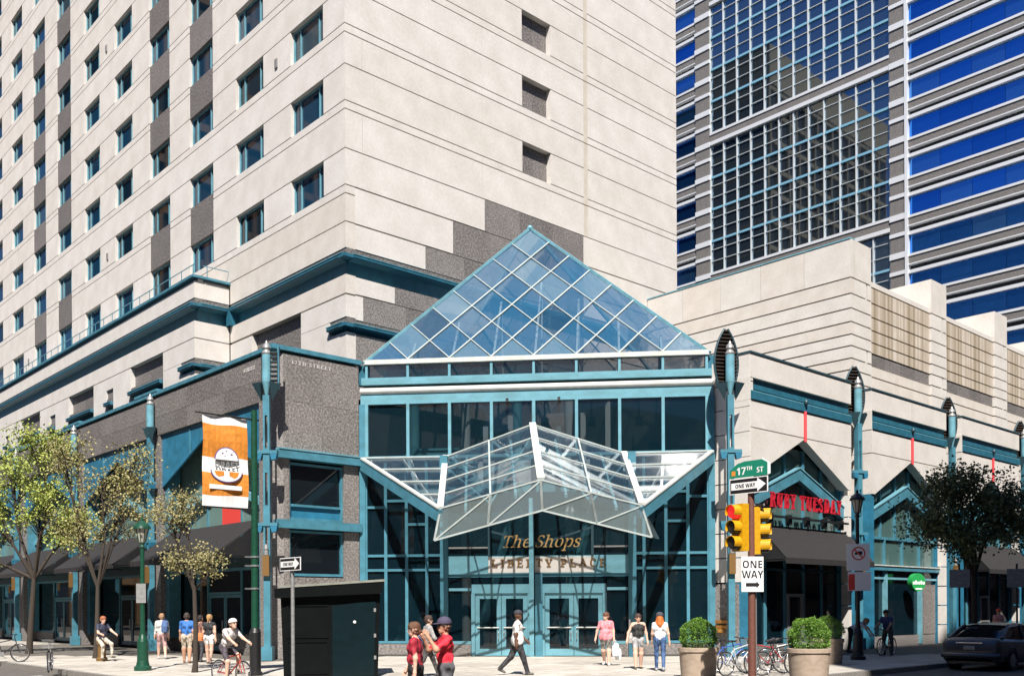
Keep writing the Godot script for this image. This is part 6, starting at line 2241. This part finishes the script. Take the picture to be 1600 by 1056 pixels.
	var hc: Vector3 = neck + B * Vector3(0, 0.145, 0.02)
	var H := func(x: float, y: float, z: float) -> Vector3: return hc + hb * Vector3(x, y, z)
	var head := []
	head.append([H.call(0, 0.03, -0.02), H.call(0, 0.03, 0.0), 0.094, 0.09, SKIN, SKIN, 0.5])
	head.append([H.call(0, -0.01, 0.02), H.call(0, -0.055, 0.03), 0.074, 0.058, SKIN, SKIN, 0.5])
	head.append([H.call(0, -0.07, 0.03), H.call(0, -0.085, 0.05), 0.045, 0.036, SKIN, SKIN, 0.5])
	head.append([H.call(0, 0.012, 0.092), H.call(0, -0.022, 0.108), 0.011, 0.016, SKIN, SKIN, 0.5])
	for sd in [-1.0, 1.0]:
		head.append([H.call(sd * 0.088, 0.01, -0.012), H.call(sd * 0.086, -0.025, -0.006), 0.018, 0.013, SKIN, SKIN, 0.5])
		head.append([H.call(sd * 0.026, 0.012, 0.086), H.call(sd * 0.042, 0.012, 0.081), 0.011, 0.011, EYE_C if not o.get("glasses", false) else EYE_C, EYE_C, 0.5])
		head.append([H.call(sd * 0.02, 0.034, 0.088), H.call(sd * 0.05, 0.034, 0.078), 0.008, 0.006, HAIR, HAIR, 0.5])
	head.append([H.call(-0.02, -0.056, 0.087), H.call(0.02, -0.056, 0.087), 0.009, 0.009, LIP, LIP, 0.5])
	head.append([H.call(0, -0.06, -0.02), neck + B * Vector3(0, -0.03, -0.005), 0.05, 0.055, SKIN, SKIN, 0.5])
	var hair: String = o.get("hair_cut", "short")
	if hair != "none":
		head.append([H.call(0, 0.06, -0.03), H.call(0, 0.065, 0.02), 0.097, 0.088, HAIR, HAIR, 0.5])
		head.append([H.call(0, 0.0, -0.05), H.call(0, -0.03, -0.05), 0.086, 0.07, HAIR, HAIR, 0.5])
		for sd in [-1.0, 1.0]:
			head.append([H.call(sd * 0.055, 0.055, 0.03), H.call(sd * 0.07, 0.02, -0.01), 0.045, 0.035, HAIR, HAIR, 0.5])
	if hair == "long":
		head.append([H.call(0, -0.03, -0.07), H.call(0, -0.2, -0.1), 0.085, 0.075, HAIR, HAIR, 0.5])
		head.append([H.call(-0.06, -0.03, -0.03), H.call(-0.1, -0.2, -0.06), 0.05, 0.05, HAIR, HAIR, 0.5])
		head.append([H.call(0.06, -0.03, -0.03), H.call(0.1, -0.2, -0.06), 0.05, 0.05, HAIR, HAIR, 0.5])
		head.append([H.call(0, -0.2, -0.1), H.call(-0.03, -0.34, -0.09), 0.085, 0.05, HAIR, HAIR, 0.5])
	if hair == "tail":
		head.append([H.call(0, 0.03, -0.12), H.call(0, -0.1, -0.13), 0.035, 0.025, HAIR, HAIR, 0.5])
	Field.new(head, 0.0125, 0.014).emit(s, pal)
	# five fingers on each hand
	s.col = skin
	for h in hands:
		var root: Vector3 = h[0]
		var fd: Vector3 = h[1]
		var sd: float = h[2]
		var across := fd.cross(Vector3(sd, 0, 0.15)).normalized()
		var inward := across.cross(fd).normalized()
		if inward.x * sd > 0: inward = -inward
		for q in 4:
			var b := root + fd * 0.012 + across * (0.027 - 0.018 * q)
			var l: float = [0.072, 0.08, 0.075, 0.058][q]
			s.tube([b, b + fd * l * 0.45 + inward * 0.006, b + fd * l * 0.8 + inward * 0.02, b + fd * l * 0.95 + inward * 0.036], [0.0095, 0.009, 0.008, 0.006], 5)
		var tb := root - fd * 0.035 + across * 0.03
		s.tube([tb, tb + across * 0.022 + fd * 0.028 + inward * 0.01, tb + across * 0.02 + fd * 0.058 + inward * 0.02], [0.012, 0.011, 0.008], 5)
	# creases in the cloth
	var wrinkle := FastNoiseLite.new()
	wrinkle.seed = int(absf(at.x) * 100.0)
	wrinkle.frequency = 9.0
	for i in s.v.size():
		var q := s.v[i]
		if s.c[i] == pal[SHIRT] or s.c[i] == pal[PANTS]:
			var w := wrinkle.get_noise_3d(q.x * 1.0, q.y * 0.55, q.z)
			s.n[i] = (s.n[i] + Vector3(w, wrinkle.get_noise_3d(q.z + 5.0, q.y * 0.55, q.x), wrinkle.get_noise_3d(q.y, q.x + 9.0, q.z)) * 0.9).normalized()
	# stand on the ground (or keep the given seat height)
	var drop: float = o.get("lift", -foot_low)
	for i in s.v.size(): s.v[i] = (s.v[i] + Vector3(0, drop, 0)) * k
	var me := own(self, "person", s, M.skin_paint, true, Transform3D(Basis(Vector3.UP, turn), at))
	tag(me, label, "person", o.get("group", ""))
	me.set_meta("head_at", (hc + Vector3(0, drop, 0)) * k)
	hc = (hc + Vector3(0, drop, 0)) * k
	if o.has("cap"):
		var c := Shape.new()
		c.lathe([Vector2(0.112, 0.055), Vector2(0.116, 0.075), Vector2(0.108, 0.115), Vector2(0.085, 0.15), Vector2(0.045, 0.172), Vector2(0.0, 0.178)], 16)
		if o.get("brim", true):
			var pts := []
			for i in 9:
				var a := PI * i / 8
				pts.append(Vector3(cos(a) * 0.09, 0.062 - 0.015 * sin(a), 0.07 + sin(a) * 0.12))
			c.slab(pts, 0.012)
		c.turn(Transform3D(hb.scaled_local(Vector3(1, 1, 1.08)), hc + hb * Vector3(0, 0.0, -0.01)))
		own(me, "cap", c, cloth(o.cap), false)
	return me

func cloth(c: Color) -> Material:
	var key := "cloth_%d" % int(c.to_rgba32())
	if not M.has(key): mat(key, c.linear_to_srgb(), 0.85)
	return M[key]

func bag(called: String, label: String, at: Vector3, size: Vector3, c: Color, turn := 0.0, strap := 0.25) -> void:
	var t := thing(called, label, "bag", at, turn)
	var s := Shape.new()
	s.lathe([Vector2(0.0, 0.0), Vector2(0.42, 0.0), Vector2(0.5, 0.06), Vector2(0.52, 0.5), Vector2(0.44, 0.85), Vector2(0.3, 1.0), Vector2(0.0, 1.0)], 14)
	s.turn(Transform3D(Basis().scaled(size), Vector3.ZERO))
	own(t, "body", s, cloth(c))
	if strap > 0:
		s = Shape.new()
		s.tube([Vector3(-size.x * 0.25, size.y * 0.95, 0), Vector3(-size.x * 0.15, size.y + strap, 0), Vector3(size.x * 0.15, size.y + strap, 0), Vector3(size.x * 0.25, size.y * 0.95, 0)], [0.01, 0.008, 0.008, 0.01], 6)
		own(t, "strap", s, cloth(c))

func build_people() -> void:
	var fair := Color(0.6, 0.38, 0.28)
	var mid := Color(0.45, 0.25, 0.16)
	var dark := Color(0.12, 0.055, 0.035)
	var right := heading(1, 0)
	var left := heading(-1, 0)
	# before the doors
	person("man in white polo and dark cap walking before the doors", spot(808, 27.4), right + 0.1,
		{"height": 1.83, "bulk": 1.22, "skin": dark, "shirt": Color(0.68, 0.66, 0.64), "pants": Color(0.03, 0.03, 0.035), "shoe": Color(0.12, 0.11, 0.1), "cap": Color(0.035, 0.035, 0.045), "sleeve": 0.85, "hang": 1.0, "loose": 0.02, "legs": [[-22, 22, 0], [20, 4, 0]], "arms": [[18, 8, 25, 5], [-14, 8, 18, 0]], "hair_cut": "none"})
	person("woman in dark red tee shirt and black trousers walking left", spot(649, 16.4), left - 0.15,
		{"height": 1.66, "bulk": 1.12, "skin": fair, "shirt": Color(0.3, 0.012, 0.03), "pants": Color(0.012, 0.012, 0.014), "hair": Color(0.1, 0.045, 0.02), "sleeve": 0.75, "legs": [[16, 6, 0], [-16, 12, 0]], "arms": [[-12, 8, 14, 0], [14, 8, 20, 0]]})
	person("man in bright red tee shirt raising a camera to his face", spot(696, 16.0), left + 0.35,
		{"height": 1.7, "bulk": 1.12, "skin": mid, "shirt": Color(0.6, 0.02, 0.04), "pants": Color(0.08, 0.08, 0.09), "cap": Color(0.06, 0.05, 0.09), "sleeve": 0.9, "loose": 0.02, "arms": [[55, 14, 95, 22], [50, 18, 100, 26]], "legs": [[6, 3, 3], [-8, 6, 3]], "hair_cut": "short"})
	person("person in grey long sleeves and dark trousers striding behind the red shirts", spot(668, 26.8), right + 0.4,
		{"height": 1.74, "skin": fair, "shirt": Color(0.3, 0.29, 0.28), "pants": Color(0.05, 0.045, 0.045), "sleeve": 2.0, "legs": [[26, 6, 0], [-24, 20, 0]], "arms": [[-20, 8, 20, 0], [22, 8, 25, 0]]})
	bag("shoulder_bag", "blue shoulder bag carried behind the woman in dark red", spot(655, 26.6, 0.85), Vector3(0.3, 0.34, 0.18), Color(0.08, 0.13, 0.3), 0.4)
	person("woman in pink tee shirt and grey shorts carrying white bags", spot(947, 31.6), heading(-0.25, 1),
		{"height": 1.72, "bulk": 1.12, "skin": fair, "shirt": Color(0.7, 0.22, 0.25), "pants": Color(0.16, 0.15, 0.13), "shoe": Color(0.6, 0.6, 0.6), "hair": Color(0.12, 0.05, 0.03), "trouser": 0.95, "sleeve": 0.7, "hang": 1.0, "loose": 0.03, "look": -35, "legs": [[14, 6, 0], [-12, 16, 0]], "arms": [[6, 12, 14, 0], [-4, 22, 12, 0]], "hair_cut": "tail"})
	bag("shopping_bag", "white plastic bag with blue top hanging from the pink shirted woman's hand", spot(962, 31.5, 0.3), Vector3(0.3, 0.42, 0.22), Color(0.62, 0.7, 0.74), 0.3, 0.1)
	bag("shopping_bag", "plain white shopping bag hanging lowest beside the pink shirted woman", spot(966, 31.7, 0.18), Vector3(0.28, 0.36, 0.2), Color(0.75, 0.75, 0.74), 0.6, 0.12)
	person("woman in black tank top and grey shorts", spot(997, 29.7), heading(0.05, 1),
		{"height": 1.68, "bulk": 1.05, "skin": fair, "shirt": Color(0.02, 0.02, 0.022), "pants": Color(0.33, 0.33, 0.34), "shoe": Color(0.1, 0.09, 0.05), "hair": Color(0.06, 0.035, 0.025), "trouser": 0.55, "sleeve": 0.0, "tank": true, "loose": 0.02, "legs": [[-6, 10, 0], [12, 4, 0]], "arms": [[4, 14, 10, 0], [2, 26, 18, 0]], "hair_cut": "tail"})
	bag("shoulder_bag", "grey shoulder bag at the side of the woman in black", spot(984, 29.75, 0.78), Vector3(0.16, 0.34, 0.2), Color(0.35, 0.32, 0.3), 0.2, 0.4)
	person("woman with long orange hair and white top walking away in jeans", spot(1031, 28.7), heading(0.15, -1),
		{"height": 1.7, "skin": fair, "shirt": Color(0.66, 0.67, 0.7), "pants": Color(0.05, 0.1, 0.22), "shoe": Color(0.3, 0.3, 0.3), "hair": Color(0.5, 0.14, 0.03), "sleeve": 0.3, "legs": [[12, 4, 0], [-10, 14, 0]], "arms": [[10, 8, 18, 0], [-6, 14, 14, 0]], "hair_cut": "long", "cap": Color(0.05, 0.05, 0.06)})
	# left pavement
	var seat := spot(158, 36.0)
	var st := thing("standpipe_post", "short brown post that the man in dark tee sits on", "post", seat)
	var s := Shape.new()
	s.lathe([Vector2(0.0, 0.0), Vector2(0.2, 0.0), Vector2(0.2, 0.1), Vector2(0.15, 0.14), Vector2(0.14, 0.6), Vector2(0.19, 0.64), Vector2(0.19, 0.7), Vector2(0.0, 0.72)], 14)
	own(st, "post", s, M.bronze)
	person("bearded man in dark blue tee seated on a post by the tree", seat, heading(0.75, 0.6),
		{"height": 1.8, "skin": fair, "shirt": Color(0.03, 0.035, 0.06), "pants": Color(0.45, 0.4, 0.33), "shoe": Color(0.1, 0.08, 0.07), "hair": Color(0.3, 0.1, 0.04), "sleeve": 0.7, "lift": -0.14, "lean": 8.0, "legs": [[68, 62, 6], [60, 66, 8]], "arms": [[48, 10, 18, 0], [30, 10, 50, 0]], "hair_cut": "short"})
	person("man with pale shirt walking along the left shopfront", spot(252, 37.2), heading(-0.4, -0.9),
		{"height": 1.74, "skin": fair, "shirt": Color(0.5, 0.5, 0.47), "pants": Color(0.4, 0.25, 0.24), "shoe": Color(0.5, 0.5, 0.5), "hair": Color(0.3, 0.18, 0.1), "trouser": 1.0, "sleeve": 1.6, "legs": [[16, 6, 0], [-14, 14, 0]]})
	bag("backpack", "blue backpack on the man in the pale shirt", spot(257, 36.95, 1.02), Vector3(0.3, 0.46, 0.2), Color(0.06, 0.11, 0.24), 0.3, 0.05)
	person("man in blue tee shirt and shorts seen from behind", spot(291, 34.3), heading(-0.2, -1),
		{"height": 1.76, "skin": mid, "shirt": Color(0.03, 0.13, 0.4), "pants": Color(0.4, 0.34, 0.27), "shoe": Color(0.2, 0.1, 0.07), "hair": Color(0.04, 0.03, 0.025), "trouser": 0.9, "sleeve": 0.8, "loose": 0.03, "legs": [[12, 4, 0], [-8, 10, 0]]})
	person("woman in black top and white shorts with orange bag", spot(326, 33.7), heading(0.1, -1),
		{"height": 1.7, "skin": fair, "shirt": Color(0.02, 0.02, 0.025), "pants": Color(0.68, 0.67, 0.66), "shoe": Color(0.15, 0.12, 0.1), "hair": Color(0.35, 0.2, 0.08), "trouser": 0.5, "sleeve": 0.2, "legs": [[10, 3, 0], [-8, 8, 0]], "hair_cut": "tail"})
	person("person in brown top standing left of the woman in white shorts", spot(312, 34.9), heading(0.3, -0.9),
		{"height": 1.66, "skin": mid, "shirt": Color(0.12, 0.06, 0.05), "pants": Color(0.04, 0.04, 0.05), "hair": Color(0.02, 0.015, 0.012), "sleeve": 0.5, "arms": [[4, 14, 20, 0], [-6, 8, 14, 0]]})
	bag("hand_bag", "orange hand bag beside the young tree's trunk", spot(313, 33.9, 0.78), Vector3(0.3, 0.3, 0.16), Color(0.5, 0.17, 0.06), 0.4, 0.2)
	# cyclist coming along the left street
	var ride := spot(360, 26.0)
	var dir := heading(0.8, 0.6)
	bicycle("red bicycle ridden by a helmeted cyclist near the banner pole", ride + Vector3(0, -0.14, 0), dir - PI / 2, lin(0.35, 0.03, 0.02), "ridden bicycles")
	person("cyclist in white helmet and grey shirt riding past the banner pole", ride + Vector3(0, -0.14, 0) - Vector3(sin(dir), 0, cos(dir)) * 0.22, dir,
		{"height": 1.76, "skin": fair, "shirt": Color(0.5, 0.47, 0.46), "pants": Color(0.06, 0.05, 0.06), "shoe": Color(0.1, 0.1, 0.1), "hair": Color(0.15, 0.08, 0.04), "cap": Color(0.72, 0.7, 0.7), "brim": false, "trouser": 0.9, "sleeve": 0.8, "lift": 0.08, "lean": 28.0, "nod": -14.0, "legs": [[62, 66, 2], [34, 42, 2]], "arms": [[50, 8, 14, 0], [50, 8, 14, 0]]})
	# right pavement
	person("man in white shirt bending over before the black awning", spot(1330, 39.5), heading(0.85, 0.5),
		{"height": 1.74, "skin": fair, "shirt": Color(0.62, 0.66, 0.72), "pants": Color(0.015, 0.015, 0.018), "hair": Color(0.3, 0.17, 0.07), "sleeve": 0.8, "lean": 62.0, "nod": 20.0, "legs": [[-6, 4, 2], [-2, 8, 2]], "arms": [[52, 8, -20, 0], [48, 8, -14, 0]]})
	var r2 := spot(1386, 37.0)
	var d2 := heading(-0.7, 0.7)
	person("person in dark blue tee standing over the black bicycle", r2 - Vector3(sin(d2), 0, cos(d2)) * 0.1, d2,
		{"height": 1.74, "skin": mid, "shirt": Color(0.02, 0.035, 0.11), "pants": Color(0.06, 0.055, 0.055), "hair": Color(0.03, 0.02, 0.015), "sleeve": 0.7, "lean": 14.0, "legs": [[8, 3, 10], [-4, 3, 10]], "arms": [[42, 10, 18, 0], [42, 10, 18, 0]]})
	person("person in red sun hat and pink clothes beyond the car", spot(1561, 47.0), heading(-0.3, 1),
		{"height": 1.66, "bulk": 1.15, "skin": fair, "shirt": Color(0.62, 0.26, 0.24), "pants": Color(0.3, 0.3, 0.3), "cap": Color(0.65, 0.08, 0.04), "hair": Color(0.2, 0.1, 0.05), "sleeve": 0.8, "hang": 1.0})
